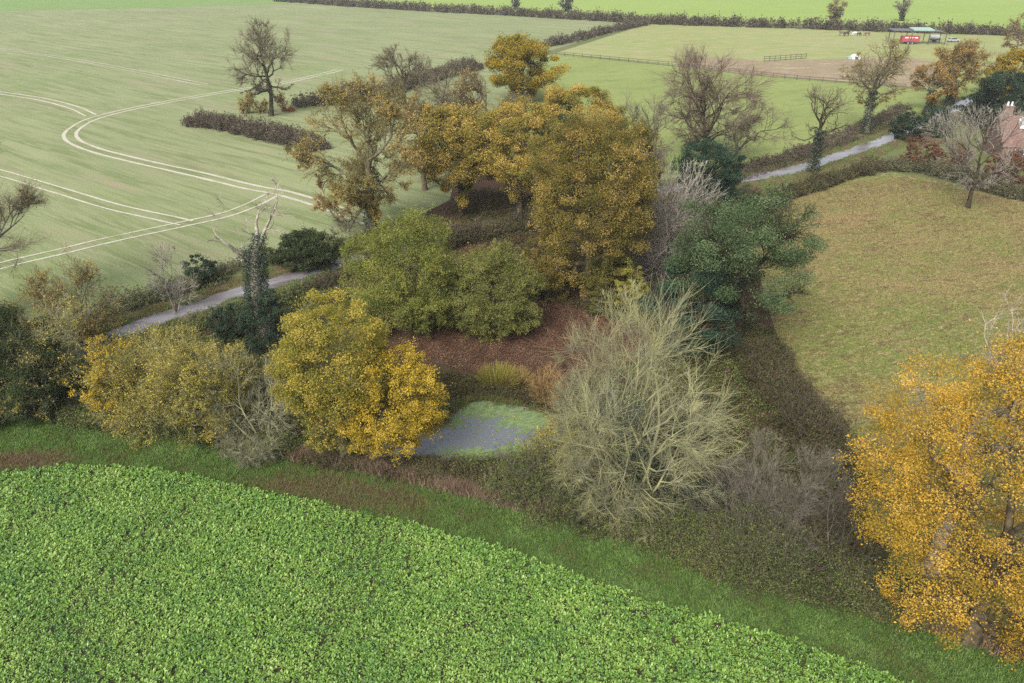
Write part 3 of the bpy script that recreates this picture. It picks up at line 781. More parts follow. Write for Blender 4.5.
T('hawthorn', 'grey-green lichen-covered bare hawthorn between two yellow trees', 'shrub', 260, 452, 322, 48, M['twig_lichen_pale'], stems=12, twig=M['twig_lichen_pale'], q=2.2, wig=.3, el=(15, 85))
T('holly', 'small dark holly at the foot of the ivy-clad dead tree', 'shrub', 272, 352, 288, 28, M['bark_dark'], M['holly'], stems=7, cover=1.8, q=.4)
T('holly', 'low dark evergreen bush beside the near edge of the lane', 'shrub', 232, 338, 303, 24, M['bark_dark'], M['holly'], stems=7, cover=1.5, q=.4)
T('gold_tree', 'tall olive-gold leafy tree beside the pond', 'tree', 345, 462, 281, 57, M['bark_green'], M['gold_olive'], cb=.12, cover=1.5, tone_c=.55, q=.8, lsize=.115, nclump=300)
T('yellow_tree', 'lower bright yellow tree leaning over the pond water', 'tree', 372, 464, 343, 56, M['bark_green'], M['yellow'], cb=.16, cover=1.35, dx=26, tone_c=.5, lsize=.115, q=.8, fill=.6, nclump=320, csize=(.06, .13))
Hd('bramble_hedge', 'low dark hedge in front of the left-hand yellow shrubs', 'hedge', [(-60, 402), (30, 408), (130, 425), (215, 438), (300, 455)], 2.6, 1.8, M['twig_purple'], M['bramble_green'], cover=2.0, rough_top=.35)
Hd('bramble_hedge', 'low brown bramble hedge between the pond and the dry grass', 'hedge', [(300, 457), (380, 469), (455, 477), (540, 496)], 2.0, 1.15, M['twig_purple'], M['bramble'], cover=2.2, rough_top=.35, wob=.15)
Hd('hawthorn_hedge', 'dark green tangled hedge under the big bare lichen tree', 'hedge', [(505, 478), (560, 505), (640, 530), (715, 553)], 3.8, 3.0, M['twig_purple'], M['bramble_green'], cover=2.2, rough_top=.35, wob=.1)
Hd('hawthorn_hedge', 'dark bramble hedge between the grey bare bush and the golden oak', 'hedge', [(705, 552), (780, 574), (860, 596), (930, 612)], 4.0, 3.3, M['twig_purple'], M['bramble_green'], cover=2.0, rough_top=.35, wob=.1)
Hd('bramble_hedge', 'dark brown bramble bank along the near-left edge of the tan pasture', 'hedge', [(752, 348), (780, 395), (812, 440), (850, 495)], 5.0, 2.4, M['twig_purple'], M['bramble'], cover=2.2, rough_top=.4, wob=.1)
T('bare_tree', 'big bare tree with arching yellow-grey lichen twigs beside the pond', 'tree', 636, 506, 287, 93, M['twig_lichen'], stems=17, twig=M['twig_lichen'], q=1.3, el=(7, 88), twigr=.125, wig=.2, up=.02, ivy=(.62, 16000, 1.5), tr=.2)
T('bare_shrub', 'slim light grey bare shrub against the left of the big lichen tree', 'shrub', 583, 462, 336, 34, M['twig_lichen_pale'], stems=7, twig=M['twig_lichen_pale'], q=2.2, el=(45, 86), twigr=.16)
T('bare_shrub', 'low yellow-green twiggy shrub at the right end of the pond', 'shrub', 570, 492, 418, 52, M['twig_olive'], M['yellow_olive'], stems=9, cover=.5, twig=M['twig_lichen'], q=1.4, twigr=.15)
T('bare_bush', 'wide grey-brown bare bush between the lichen tree and the golden oak', 'shrub', 770, 528, 430, 90, M['twig_grey'], stems=16, twig=M['twig_grey'], q=1.1, el=(8, 85), twigr=.12, wig=.25)
T('bare_shrub', 'short bare purple-grey shrub at the pasture corner behind the golden oak', 'shrub', 832, 572, 478, 40, M['twig_grey'], M['bramble'], stems=8, cover=.4, twig=M['twig_purple'], q=1.6)
T('golden_oak', 'big golden oak in full leaf at the right edge of the photo', 'tree', 970, 640, 322, 152, M['bark_oak'], M['gold'], cb=.06, cover=2.0, q=.4, n1=14, tone_c=.6, lsize=.1, fill=.82, nclump=620, csize=(.05, .105), cflat=.6, cout=(.45, 1.0), seed=42)
T('dead_branch_tree', 'bare dead grey limbs of an old tree standing up above the golden oak', 'tree', 928, 572, 296, 74, M['dead_wood'], cb=.4, q=.1, wig=.24, n1=10, m2=5, m3=2, twig=M['dead_wood'], twigr=.2, el=(15, 80), tr=.5)
# the lane side on the left
r0, H0, _ = T('dead_tree', 'dead grey oak with bare forked limbs and an ivy-clad trunk by the lane', 'tree', 268, 334, 166, 44, M['dead_wood'], cb=.42, q=.02, wig=.27, n1=5, m2=3, m3=2, twig=M['dead_wood'], twigr=.16, ivy=(.62, 11000, .6), th=.2, el=(22, 72), tr=.72)
T('ivy_bush', 'rounded dark ivy bush behind the dead grey oak', 'shrub', 308, 268, 229, 36, M['bark_dark'], M['ivy_blue'], stems=8, cover=2.0, q=.4)
T('ivy_bush', 'dark evergreen bush beyond the lane, right of the thin bare ash', 'shrub', 202, 283, 252, 18, M['bark_dark'], M['holly'], stems=7, cover=2.0, q=.4)
T('bare_ash', 'thin bare ash sapling on the far side of the lane', 'tree', 177, 312, 238, 24, M['twig_pale'], stems=4, twig=M['twig_pale'], q=1.2, el=(55, 85))
Hd('lane_hedge', 'scrubby dark hedge with pale twigs along the far side of the lane', 'hedge', [(100, 312), (140, 303), (180, 292), (222, 280)], 3.2, 2.1, M['twig_pale'], M['bramble_green'], cover=1.2, wob=.15)
Hd('scrub_hedge', 'grey-brown leafless scrub between the dark bushes beyond the lane', 'hedge', [(212, 278), (240, 268), (280, 262)], 3.0, 1.7, M['twig_grey'], M['hedge_olive'], cover=.6, wob=.2)
Hd('scrub_hedge', 'dim brown bank of scrub left of the round green willow', 'hedge', [(292, 296), (335, 282), (370, 268)], 2.6, 1.4, M['twig_purple'], M['bramble'], cover=.7, wob=.2)
Hd('scrub_hedge', 'low brown scrub under the ivy-trunked oak', 'hedge', [(335, 252), (375, 242), (415, 228)], 3.0, 1.8, M['twig_purple'], M['bramble'], cover=.8, wob=.2)
# the wood in the middle
T('willow', 'round olive-green willow with a yellowing left flank, left of the leaf-covered glade', 'tree', 408, 327, 214, 62, M['bark_green'], M['willow'], stems=16, cover=2.2, q=.7, el=(12, 88), lsize=.125, tone_c=.5, fill=.5, nclump=260)
T('willow', 'smaller grey-green willow bush right of the round olive-green willow', 'tree', 494, 330, 243, 50, M['bark_green'], M['willow_grey'], stems=14, cover=2.0, q=.7, el=(12, 88), lsize=.125, tone_c=.5, fill=.5, nclump=240)
T('oak', 'largest brown-gold oak in the middle of the wood, leafy almost to the ground', 'tree', 586, 302, 92, 70, M['bark_oak'], M['oak_brown'], cb=.08, cover=1.9, q=.5, tone_c=.55, n1=14, clump=.05, nclump=420, csize=(.06, .13))
T('oak', 'dark olive-green oak against the right flank of the brown-gold oak', 'tree', 622, 238, 112, 37, M['bark_oak'], M['oak_olive'], cb=.08, cover=2.0, q=.5, tone_c=.6, clump=.1)
T('holly_tree', 'small dark blue-green evergreen showing through the oak crowns', 'tree', 562, 222, 104, 30, M['bark_dark'], M['cedar'], cb=.15, cover=2.0, q=.5)
T('oak', 'orange-topped oak just left of the dark evergreen among the oak crowns', 'tree', 520, 228, 98, 42, M['bark_oak'], M['oak_orange'], cb=.3, cover=1.7, q=.6, tone_c=.6, clump=.1)
T('oak', 'orange-crowned oak behind the dark evergreen at the top of the wood', 'tree', 572, 196, 84, 46, M['bark_oak'], M['oak_orange'], cb=.3, cover=1.7, q=.6, tone_c=.6, clump=.1)
T('oak', 'orange oak with a curved bare lower limb, behind the willows', 'tree', 462, 218, 106, 58, M['bark_dark'], M['oak_orange'], cb=.3, cover=1.45, q=.6, tone_c=.6, clump=.08)
T('oak', 'thin-leaved oak with an ivy-clad trunk at the left end of the wood', 'tree', 374, 238, 76, 68, M['bark_dark'], M['oak_tan'], cb=.25, cover=.75, q=1.0, twig=M['twig_oakfar'], ivy=(.36, 3500, .6), el=(-5, 75), tone_c=.7)
T('oak', 'small orange-leaved oak bough low on the left of the ivy-trunked oak', 'shrub', 345, 232, 168, 28, M['bark_oak'], M['orange_far'], stems=5, cover=.6, q=1, twig=M['twig_oakfar'], leaf_lo=.35)
T('bare_oak', 'small bare oak with dark forked limbs, between the rounded pale oak and the orange oaks', 'tree', 448, 168, 68, 40, M['bark_dark'], cb=.3, q=2.0, twig=M['twig_oakfar'], wig=.28)
T('bare_oak', 'bare brownish oak with upright dark limbs, in front of the golden tree beyond the wood', 'tree', 488, 172, 60, 44, M['bark_dark'], M['oak_tan'], cb=.3, cover=.3, q=1.9, twig=M['twig_russet'], wig=.28)
T('bare_oak', 'rounded pale bare oak in the hedge behind the thin-leaved oak', 'tree', 406, 120, 44, 33, M['bark_dark'], cb=.3, q=3, twig=M['twig_oakfar'])
T('golden_oak', 'bright golden oak standing in the hedge between the two far fields', 'tree', 522, 103, 36, 42, M['bark_oak'], M['oak_far_gold'], cb=.15, cover=1.7, q=.6, tone_c=.6, clump=.15)
T('far_oak', 'lone bare oak at the end of the field hedge, far left', 'tree', 271, 116, 22, 43, M['bark_dark'], cb=.28, q=2.4, twig=M['twig_oakfar'], wig=.26)
T('orange_bush', 'orange-brown bush under the lone bare oak', 'shrub', 287, 112, 89, 13, M['bark_oak'], M['russet_leaf'], stems=6, cover=1.0, q=2)
T('orange_bush', 'small tan bush left of the trunk of the lone bare oak', 'shrub', 254, 113, 93, 14, M['bark_oak'], M['oak_tan'], stems=6, cover=.9, q=2)
T('pale_shrub', 'fan of pale bare stems above the dark pine', 'shrub', 668, 282, 160, 54, M['twig_pale'], stems=30, twig=M['twig_pale'], q=.5, el=(20, 88), twigr=.2, wig=.1)
T('pine', 'broad dark green pine at the edge of the tan pasture', 'tree', 732, 350, 186, 74, M['bark_oak'], M['pine'], cb=.25, cover=1.0, q=.35, n1=13, tone_c=.5, flat=.7, el=(-10, 75), lsize=.15, wig=.26, fill=.93, nclump=95, csize=(.1, .2), cflat=.62, cout=(.45, 1.0), twig=M['bark_dark'])
T('pine', 'lower dark green pine tucked beneath the left of the broad pine', 'tree', 688, 358, 258, 46, M['bark_oak'], M['cedar'], cb=.1, cover=1.4, q=.4, tone_c=.5, flat=.7, lsize=.15, fill=.9, nclump=50, csize=(.14, .26), cflat=.5)
T('conifer', 'narrow yellow-green conifer left of the broad pine', 'tree', 628, 326, 258, 15, M['bark_oak'], M['conifer_yellow'], cb=.02, cover=1.9, q=1.5)
T('cedar', 'dark blue-green evergreen behind the fan of pale stems', 'tree', 704, 222, 138, 36, M['bark_dark'], M['cedar'], cb=.2, cover=1.8, q=.6, flat=.8, clump=.15)
# beyond the wood, to the right
T('bare_oak', 'large many-limbed bare reddish oak in the green meadow', 'tree', 703, 156, 36, 60, M['bark_dark'], cb=.12, th=.12, n1=12, twig=M['twig_russet'], q=2.0, el=(5, 85), tr=.5, twigr=.12, wig=.2)
T('bare_oak', 'low purplish bare tree between the brown-gold oak and the reddish oak', 'tree', 642, 184, 92, 36, M['bark_oak'], stems=8, twig=M['twig_purple'], q=3.5, el=(30, 85))
T('leaning_oak', 'bare oak leaning right over the meadow beside the lane', 'tree', 722, 172, 106, 46, M['bark_dark'], cb=.3, twig=M['twig_oakfar'], q=.7, dx=38, n1=7, wig=.28, el=(0, 60))
T('bare_oak', 'gnarled bare oak with an ivy-clad trunk at the lane edge', 'tree', 812, 172, 84, 31, M['bark_dark'], cb=.42, twig=M['twig_oakfar'], q=1.1, wig=.3, ivy=(.48, 2600, .6), el=(5, 70))
T('bare_oak', 'tall bare ivy-trunked oak in front of the open field shelter', 'tree', 866, 134, 38, 34, M['bark_green'], M['oak_tan'], cb=.35, cover=.16, twig=M['twig_oakfar'], q=1.3, wig=.26, ivy=(.45, 1800, .6), el=(20, 75))
T('oak', 'smaller of the two orange oaks by the bend of the lane', 'tree', 927, 112, 62, 22, M['bark_dark'], M['orange_far'], cb=.3, cover=1.0, q=1.2, twig=M['twig_oakfar'], ivy=(.45, 1200, .7))
T('oak', 'larger of the two orange oaks by the bend of the lane', 'tree', 949, 106, 41, 31, M['bark_dark'], M['orange_far'], cb=.25, cover=1.0, q=1.2, twig=M['twig_oakfar'], ivy=(.4, 1500, .8))
T('evergreen_bush', 'grey-green evergreen bush left of the bend of the lane', 'shrub', 908, 140, 110, 19, M['bark_dark'], M['holly'], stems=7, cover=1.9, q=.8)
T('evergreen_bush', 'blue-green evergreen bush right beside the bend of the lane', 'shrub', 934, 136, 106, 17, M['bark_dark'], M['cedar'], stems=7, cover=1.9, q=.8)
T('beech_bush', 'rust-red leafy bush inside the garden hedge', 'shrub', 918, 166, 133, 18, M['bark_oak'], M['beech'], stems=8, cover=1.4, q=.8)
T('beech_bush', 'smaller red-brown bush between the rust-red bush and the house', 'shrub', 955, 166, 142, 16, M['bark_oak'], M['beech'], stems=8, cover=1.0, q=.8)
Hd('lane_hedge', 'dark trimmed hedge between the lane and the tan pasture', 'hedge', [(762, 204), (800, 193), (845, 179), (884, 168)], 2.8, 1.9, M['twig_purple'], M['bramble'], cover=2.2)
Hd('garden_hedge', 'grey-green hedge along the top of the tan pasture', 'hedge', [(880, 167), (920, 171), (960, 181), (1000, 193), (1050, 204)], 4.4, 2.0, M['twig_grey'], M['hedge_olive'], cover=2.0)
Hd('verge_scrub', 'brown leafless scrub along the meadow side of the lane', 'hedge', [(735, 172), (790, 158), (838, 140), (872, 124), (905, 108)], 3.4, 1.5, M['twig_russet'], M['hedge_purple'], cover=.9, wob=.2)
T('pale_tree', 'spreading pale-stemmed bare tree at the corner of the tan pasture', 'tree', 968, 208, 104, 60, M['bark_dark'], cb=.25, th=.25, twig=M['twig_pale'], q=.5, el=(0, 80), twigr=.13, wig=.16, tr=.3)
T('evergreen_tree', 'dark evergreen tree behind the brick house', 'tree', 1008, 132, 70, 40, M['bark_dark'], M['holly'], cb=.05, cover=2.0, q=.8)
T('evergreen_tree', 'low dark evergreen at the lane corner left of the house', 'shrub', 978, 124, 92, 22, M['bark_dark'], M['cedar'], stems=8, cover=1.8, q=.8)
T('orange_tree', 'orange-gold tree behind the dark evergreen by the house', 'tree', 1010, 98, 47, 28, M['bark_oak'], M['oak_far_gold'], cb=.15, cover=1.6, q=.9)
T('bare_tree', 'small pinkish bare tree at the far right of the paddock', 'tree', 1014, 58, 14, 19, M['bark_oak'], M['oak_tan'], cb=.25, cover=.4, twig=M['twig_russet'], q=3)
# field hedges
Hd('field_hedge', 'thick dark purple-brown hedge jutting into the pale left field', 'hedge', [(190, 124), (225, 130), (275, 140), (322, 151)], 5.0, 3.2, M['twig_purple'], M['hedge_purple'], cover=1.7, rough_top=.1)
Hd('field_hedge', 'ragged brown hedge between the lone bare oak and the rounded pale oak', 'hedge', [(293, 107), (330, 105), (370, 100), (420, 84), (480, 68)], 4.5, 3.4, M['twig_purple'], M['hedge_purple'], cover=1.5, rough_top=.3)
Hd('field_hedge', 'thin brown hedge climbing from the bright golden oak to the far hedge', 'hedge', [(545, 47), (575, 41), (610, 32), (645, 25)], 4.0, 2.6, M['twig_purple'], M['hedge_purple'], cover=1.3, rough_top=.3)
Hd('far_hedge', 'long dark hedge in front of the bright green far field', 'hedge', [(275, 1), (350, 6.5), (430, 11.5), (510, 15.5), (650, 24), (764, 27.5), (900, 32), (1060, 37)], 5.0, 4.0, M['twig_purple'], M['hedge_far'], cover=2.0, rough_top=.12)
for bx, by, ty, hw, lf, lab in [(516, 9, -3, 5, 'ivy', 'smallest ivy-clad stump in the far hedge, leftmost of the four hedgerow trees'), (567, 12, -6, 8, 'ivy', 'bushy ivy-clad tree with wispy top in the far hedge'),
                                (834, 24, -3, 10, 'oak_tan', 'brownish leafy tree in the far hedge above the ponies'), (901, 21, -4, 10, None, 'bare tree with an ivy-clad stem in the far hedge above the field shelter')]:
    T('hedgerow_tree', lab, 'tree', bx, by, ty, hw, M['bark_oak'], M[lf] if lf else None, cb=.2, cover=.7, q=8, twig=M['twig_grey'], ivy=(.55, 500, .9), group='trees standing in the far hedge')

T('holly', 'dim olive understorey bush at the foot of the largest oak', 'shrub', 612, 312, 252, 32, M['bark_dark'], M['oak_olive'], stems=8, cover=1.8, q=.5)
T('holly', 'dull tan-leaved bush on the left foot of the largest oak, behind the grey-green willow', 'shrub', 545, 300, 232, 26, M['bark_dark'], M['oak_brown'], stems=8, cover=1.6, q=.5)
Hd('scrub_hedge', 'dark brown scrub along the lane inside the wood, behind the willows', 'hedge', [(425, 252), (480, 238), (540, 224), (600, 212)], 3.0, 2.4, M['twig_purple'], M['bramble'], cover=1.6, rough_top=.4)
T('beech_bush', 'brown garden bush below the red roof of the house', 'shrub', 1006, 184, 150, 24, M['bark_oak'], M['beech'], stems=8, cover=1.4, q=.8)

T('bare_oak', 'broad bare brownish oak crown left of the rounded orange oaks, behind the thin-leaved oak', 'tree', 425, 190, 92, 36, M['bark_dark'], M['oak_tan'], cb=.3, cover=.4, q=1.6, twig=M['twig_russet'])
Hd('bramble_hedge', 'dark scrub on the left bank of the pond under the yellow tree', 'hedge', [(392, 402), (418, 412), (440, 414), (452, 404)], 2.0, 1.3, M['twig_purple'], M['bramble_green'], cover=1.4, wob=.15)
Hd('bramble_hedge', 'low brown bank of dead stems behind the pond', 'hedge', [(455, 396), (490, 393), (520, 396), (550, 404)], 1.6, .8, M['twig_purple'], M['bramble'], cover=1.2, wob=.2)

Hd('scrub_hedge', 'brown scrub between the fan of pale stems and the lane', 'hedge', [(610, 226), (660, 214), (710, 206), (758, 201)], 3.4, 2.8, M['twig_russet'], M['bramble'], cover=1.3, rough_top=.45, wob=.15)

T('bare_shrub', 'tangle of pale lichen-covered twigs in front of the dark thicket at the far left', 'shrub', 38, 413, 312, 46, M['twig_lichen_pale'], M['yellow_olive'], stems=9, cover=.12, twig=M['twig_lichen_pale'], q=.9, wig=.32, twigr=.15, el=(25, 85))

Hd('lane_hedge', 'low dark tangled hedge along the near edge of the lane, behind the yellow shrubs', 'hedge', [(100, 356), (160, 337), (215, 321), (262, 306), (310, 290)], 2.2, 1.5, M['twig_grey'], M['bramble_green'], cover=1.3, wob=.2, rough_top=.4)

# ------------------------------------------------------------------ built things
def box(bm, lo, hi):
    v = [bm.verts.new((x, y, z)) for z in (lo[2], hi[2]) for y in (lo[1], hi[1]) for x in (lo[0], hi[0])]
    for f in ((0, 2, 3, 1), (4, 5, 7, 6), (0, 1, 5, 4), (2, 6, 7, 3), (0, 4, 6, 2), (1, 3, 7, 5)):
        bm.faces.new([v[i] for i in f])
def cyl(bm, a, b, r0, r1=None, n=10):
    a, b = Vector(a), Vector(b); r1 = r0 if r1 is None else r1
    t = (b - a).normalized(); u = t.orthogonal().normalized(); w_ = t.cross(u)
    ra = [bm.verts.new(a + (u * math.cos(i * 6.2832 / n) + w_ * math.sin(i * 6.2832 / n)) * r0) for i in range(n)]
    rb = [bm.verts.new(b + (u * math.cos(i * 6.2832 / n) + w_ * math.sin(i * 6.2832 / n)) * r1) for i in range(n)]
    for i in range(n):
        bm.faces.new([ra[i], ra[(i + 1) % n], rb[(i + 1) % n], rb[i]])
    bm.faces.new(ra[::-1]); bm.faces.new(rb)
def prism(bm, pts, y0, y1):
    a = [bm.verts.new((x, y0, z)) for x, z in pts]; b = [bm.verts.new((x, y1, z)) for x, z in pts]
    n = len(pts)
    for i in range(n):
        bm.faces.new([a[i], a[(i + 1) % n], b[(i + 1) % n], b[i]])
    bm.faces.new(a[::-1]); bm.faces.new(b)
def bobj(name, bm, mat, parent=None, bevel=0.0):
    bmesh.ops.recalc_face_normals(bm, faces=bm.faces[:])
    if bevel:
        bmesh.ops.bevel(bm, geom=bm.edges[:], offset=bevel, segments=1, affect='EDGES')
    me = bpy.data.meshes.new(name); bm.to_mesh(me); bm.free(); me.materials.append(mat)
    o = bpy.data.objects.new(name, me); COL.objects.link(o)
    if parent is not None: o.parent = parent
    return o
def build(name, mat, parent, fn, bevel=0.0):
    bm = bmesh.new(); fn(bm); return bobj(name, bm, mat, parent, bevel)

P_ = lambda *a, **k: plain_mat(*a, **k)
M['tile'] = P_('roof_tile', (116, 82, 74), scale=3, var=.3); M['brick'] = P_('brick', (118, 92, 82), scale=5)
M['white'] = P_('white_paint', (222, 222, 220), var=.06); M['glass'] = P_('window_glass', (56, 62, 68), rough=.15, var=.1)
M['metal_dark'] = P_('dark_metal', (74, 72, 72), rough=.5); M['teal'] = P_('teal_sheet', (146, 174, 162), rough=.6, var=.1)
M['red'] = P_('red_paint', (160, 62, 70), rough=.5, var=.15); M['galv'] = P_('galvanised', (160, 164, 168), rough=.5, var=.15)
M['wood'] = P_('fence_wood', (74, 66, 58)); M['tyre'] = P_('tyre_rubber', (38, 38, 40))
M['pony'] = P_('pony_coat', (92, 66, 50), var=.2, scale=6); M['pony_dark'] = P_('dark_coat', (46, 42, 42), var=.2, scale=6); M['pony_white'] = P_('white_coat', (214, 210, 204), var=.08, scale=6)
M['terracotta'] = P_('terracotta', (140, 100, 86)); M['rubber'] = M['tyre']

# the house: long low brick cottage with a red tiled roof, its left gable behind the pale bare tree
hx, hy = G(1006, 164)
house = empty('brick_house', (hx + 9.5, hy + 4.5, 0), 'low brick house with a red tiled roof and a white-topped chimney stack', 'house')
house.rotation_euler.z = math.radians(-10)
LW, DW, EH, RH = 9.0, 4.6, 2.7, 6.4
def walls(bm):
    prism_pts = [(-DW, 0), (DW, 0), (DW, EH), (0, RH - .15), (-DW, EH)]
    a = [bm.verts.new((-LW, y, z)) for y, z in prism_pts]; b = [bm.verts.new((LW, y, z)) for y, z in prism_pts]
    for i in range(5):
        if i in (2, 3): continue
        bm.faces.new([a[i], a[(i + 1) % 5], b[(i + 1) % 5], b[i]])
    bm.faces.new(a[::-1]); bm.faces.new(b)
build('wall', M['brick'], house, walls)
def roof(bm):
    for s in (-1, 1):
        n = 14
        for i in range(n):       # courses of tiles, each a little proud of the next
            t0, t1 = i / n, (i + 1) / n
            y0, z0 = s * (DW + .35) * (1 - t0), EH - .28 + (RH - EH + .28) * t0; y1, z1 = s * (DW + .35) * (1 - t1), EH - .28 + (RH - EH + .28) * t1
            v = [bm.verts.new(p) for p in ((-LW - .25, y0, z0 + .06), (LW + .25, y0, z0 + .06), (LW + .25, y1, z1 + .02), (-LW - .25, y1, z1 + .02))]
            bm.faces.new(v)
            v2 = [bm.verts.new(p) for p in ((-LW - .25, y0, z0), (LW + .25, y0, z0), (LW + .25, y0, z0 + .06), (-LW - .25, y0, z0 + .06))]
            bm.faces.new(v2)
rf = build('roof', M['tile'], house, roof)
build('ridge', M['terracotta'], rf, lambda bm: cyl(bm, (-LW - .25, 0, RH + .02), (LW + .25, 0, RH + .02), .14))
ch = build('chimney', M['brick'], rf, lambda bm: (box(bm, (-8.6, -.5, RH - 1.2), (-7.4, .5, RH + 1.5)), box(bm, (-8.7, -.6, RH + 1.5), (-7.3, .6, RH + 1.7))))
for dxp in (-8.3, -7.7):
    build('chimney_pot', M['white'], rf, lambda bm: cyl(bm, (dxp, 0, RH + 1.7), (dxp, 0, RH + 2.3), .17, .13))
dm = build('dormer', M['white'], house, lambda bm: prism(bm, [(-6.4, RH - 1.5), (-3.6, RH - 1.5), (-3.6, RH - .4), (-5, RH + .25), (-6.4, RH - .4)], -2.2, .2))
for wx in (-6.5, -2.5, 1.5, 5.5):
    wf = build('window', M['white'], house, lambda bm: box(bm, (wx - .75, -DW - .04, 1.0), (wx + .75, -DW + .05, 2.2)))
    build('pane', M['glass'], wf, lambda bm: (box(bm, (wx - .67, -DW - .06, 1.07), (wx - .05, -DW - .038, 2.13)), box(bm, (wx + .05, -DW - .06, 1.07), (wx + .67, -DW - .038, 2.13))))
dr = build('door', M['wood'], house, lambda bm: box(bm, (-.95, -DW - .05, 0), (-.05, -DW + .05, 2.05)))
build('handle', M['galv'], dr, lambda bm: box(bm, (-.2, -DW - .1, 1.0), (-.14, -DW - .047, 1.12)))

# the open field shelter in the paddock, with what stands in it
bx0, by0 = G(916, 44)
k = depth(by0, 2) / FPX
sh = empty('field_shelter', (bx0, by0, 0), 'open-sided field shelter with a thin dark curved roof, in the far paddock', 'shelter')
sh.rotation_euler.z = math.radians(-4)
hl = 27.5 * k
def shroof(bm):
    n = 14
    for i in range(n):
        x0, x1 = -hl + 2 * hl * i / n, -hl + 2 * hl * (i + 1) / n
        z = lambda x: 4.3 - .9 * max(0, (x / hl)) ** 6 - .1 * (x / hl)
        v = [bm.verts.new(p) for p in ((x0, -2.6, z(x0)), (x1, -2.6, z(x1)), (x1, 2.6, z(x1) + .25), (x0, 2.6, z(x0) + .25))]
        bm.faces.new(v)
    r = bmesh.ops.extrude_face_region(bm, geom=bm.faces[:])
    bmesh.ops.translate(bm, verts=[v for v in r['geom'] if isinstance(v, bmesh.types.BMVert)], vec=(0, 0, .22))
build('roof', M['metal_dark'], sh, shroof)
for fx in (-.92, -.3, .32, .9):
    for yy in (-2.3, 2.3):
        build('post', M['metal_dark'], sh, lambda bm: cyl(bm, (fx * hl, yy, 0), (fx * hl, yy, 4.2 - (.7 if fx > .8 else 0)), .13))
tp = build('roof_sheet', M['teal'], None, lambda bm: prism(bm, [(-8 * k * .9, 0), (14 * k * .9, 0), (14 * k * .9, .35), (-8 * k * .9, .35)], -2.4, 2.4))
tp.location = (bx0, by0, 4.72); tp.rotation_euler = (math.radians(5), 0, math.radians(-4)); tag(tp, 'pale teal sheeting laid on the roof of the field shelter', 'roof sheet')
tl = empty('livestock_trailer', (bx0 - 6.0 * k * 1.2, by0 - .2, 0), 'red livestock trailer parked under the field shelter', 'trailer')
tl.rotation_euler.z = math.radians(-4)
build('body', M['red'], tl, lambda bm: box(bm, (-2.9, -1.1, .75), (2.9, 1.1, 2.7)), .12)
build('ramp', M['red'], tl, lambda bm: box(bm, (-3.05, -1.0, .8), (-2.92, 1.0, 2.5)))
build('drawbar', M['metal_dark'], tl, lambda bm: cyl(bm, (2.85, 0, .7), (4.3, 0, .6), .07))
for wx in (-.9, .5):
    for yy in (-1.15, 1.15):
        wh = build('wheel', M['tyre'], tl, lambda bm: cyl(bm, (wx, yy - .12, .42), (wx, yy + .12, .42), .42, n=18))
        build('rim', M['galv'], wh, lambda bm: cyl(bm, (wx, yy - .14, .42), (wx, yy + .14, .42), .22, n=14))
for wx in (-1.6, 0, 1.6):
    build('vent', M['white'], tl, lambda bm: box(bm, (wx - .55, -1.13, 2.0), (wx + .55, -1.09, 2.35)))
bx1, by1 = G(934, 42)
tk = empty('water_bowser', (bx1, by1, 0), 'pale grey tank on wheels under the right end of the field shelter', 'tank')
build('tank', M['galv'], tk, lambda bm: cyl(bm, (-1.9, 0, 1.5), (1.9, 0, 1.5), .85, n=22), .06)
build('chassis', M['metal_dark'], tk, lambda bm: box(bm, (-2.1, -.6, .55), (2.3, .6, .68)))
for yy in (-.8, .8):
    build('wheel', M['tyre'], tk, lambda bm: cyl(bm, (0, yy - .1, .4), (0, yy + .1, .4), .4, n=18))
bx1, by1 = G(953, 42)
car = empty('parked_car', (bx1, by1, 0), 'silver-grey car parked right of the field shelter', 'car')
car.rotation_euler.z = math.radians(8)
build('body', M['galv'], car, lambda bm: prism(bm, [(-2.1, .3), (2.1, .3), (2.15, .75), (1.9, .9), (1.0, .98), (-1.9, .98), (-2.12, .85)], -.85, .85), .08)
build('cabin', M['glass'], car, lambda bm: prism(bm, [(-1.75, .95), (1.1, .95), (.45, 1.42), (-1.45, 1.42)], -.74, .74), .05)
build('roof', M['galv'], car, lambda bm: prism(bm, [(-1.45, 1.42), (.45, 1.42), (.35, 1.47), (-1.35, 1.47)], -.72, .72))
for wx in (-1.3, 1.3):
    for yy in (-.8, .8):
        build('wheel', M['tyre'], car, lambda bm: cyl(bm, (wx, yy - .09, .32), (wx, yy + .09, .32), .32, n=18))
# the white ark on the rough ground
bx1, by1 = G(855, 59)
ark = empty('animal_ark', (bx1, by1, 0), 'small white arched animal ark on the rough brown ground', 'animal ark')
build('shell', M['white'], ark, lambda bm: prism(bm, [(math.cos(a) * 1.3, math.sin(a) * 1.35) for a in np.linspace(0, math.pi, 11)], -1.1, 1.1))
build('door', M['metal_dark'], ark, lambda bm: prism(bm, [(-.45, .02), (.45, .02), (.45, .8), (-.45, .8)], -1.13, -1.095))
build('runner', M['teal'], ark, lambda bm: box(bm, (-2.4, -.9, .02), (-1.35, .9, .7)), .05)

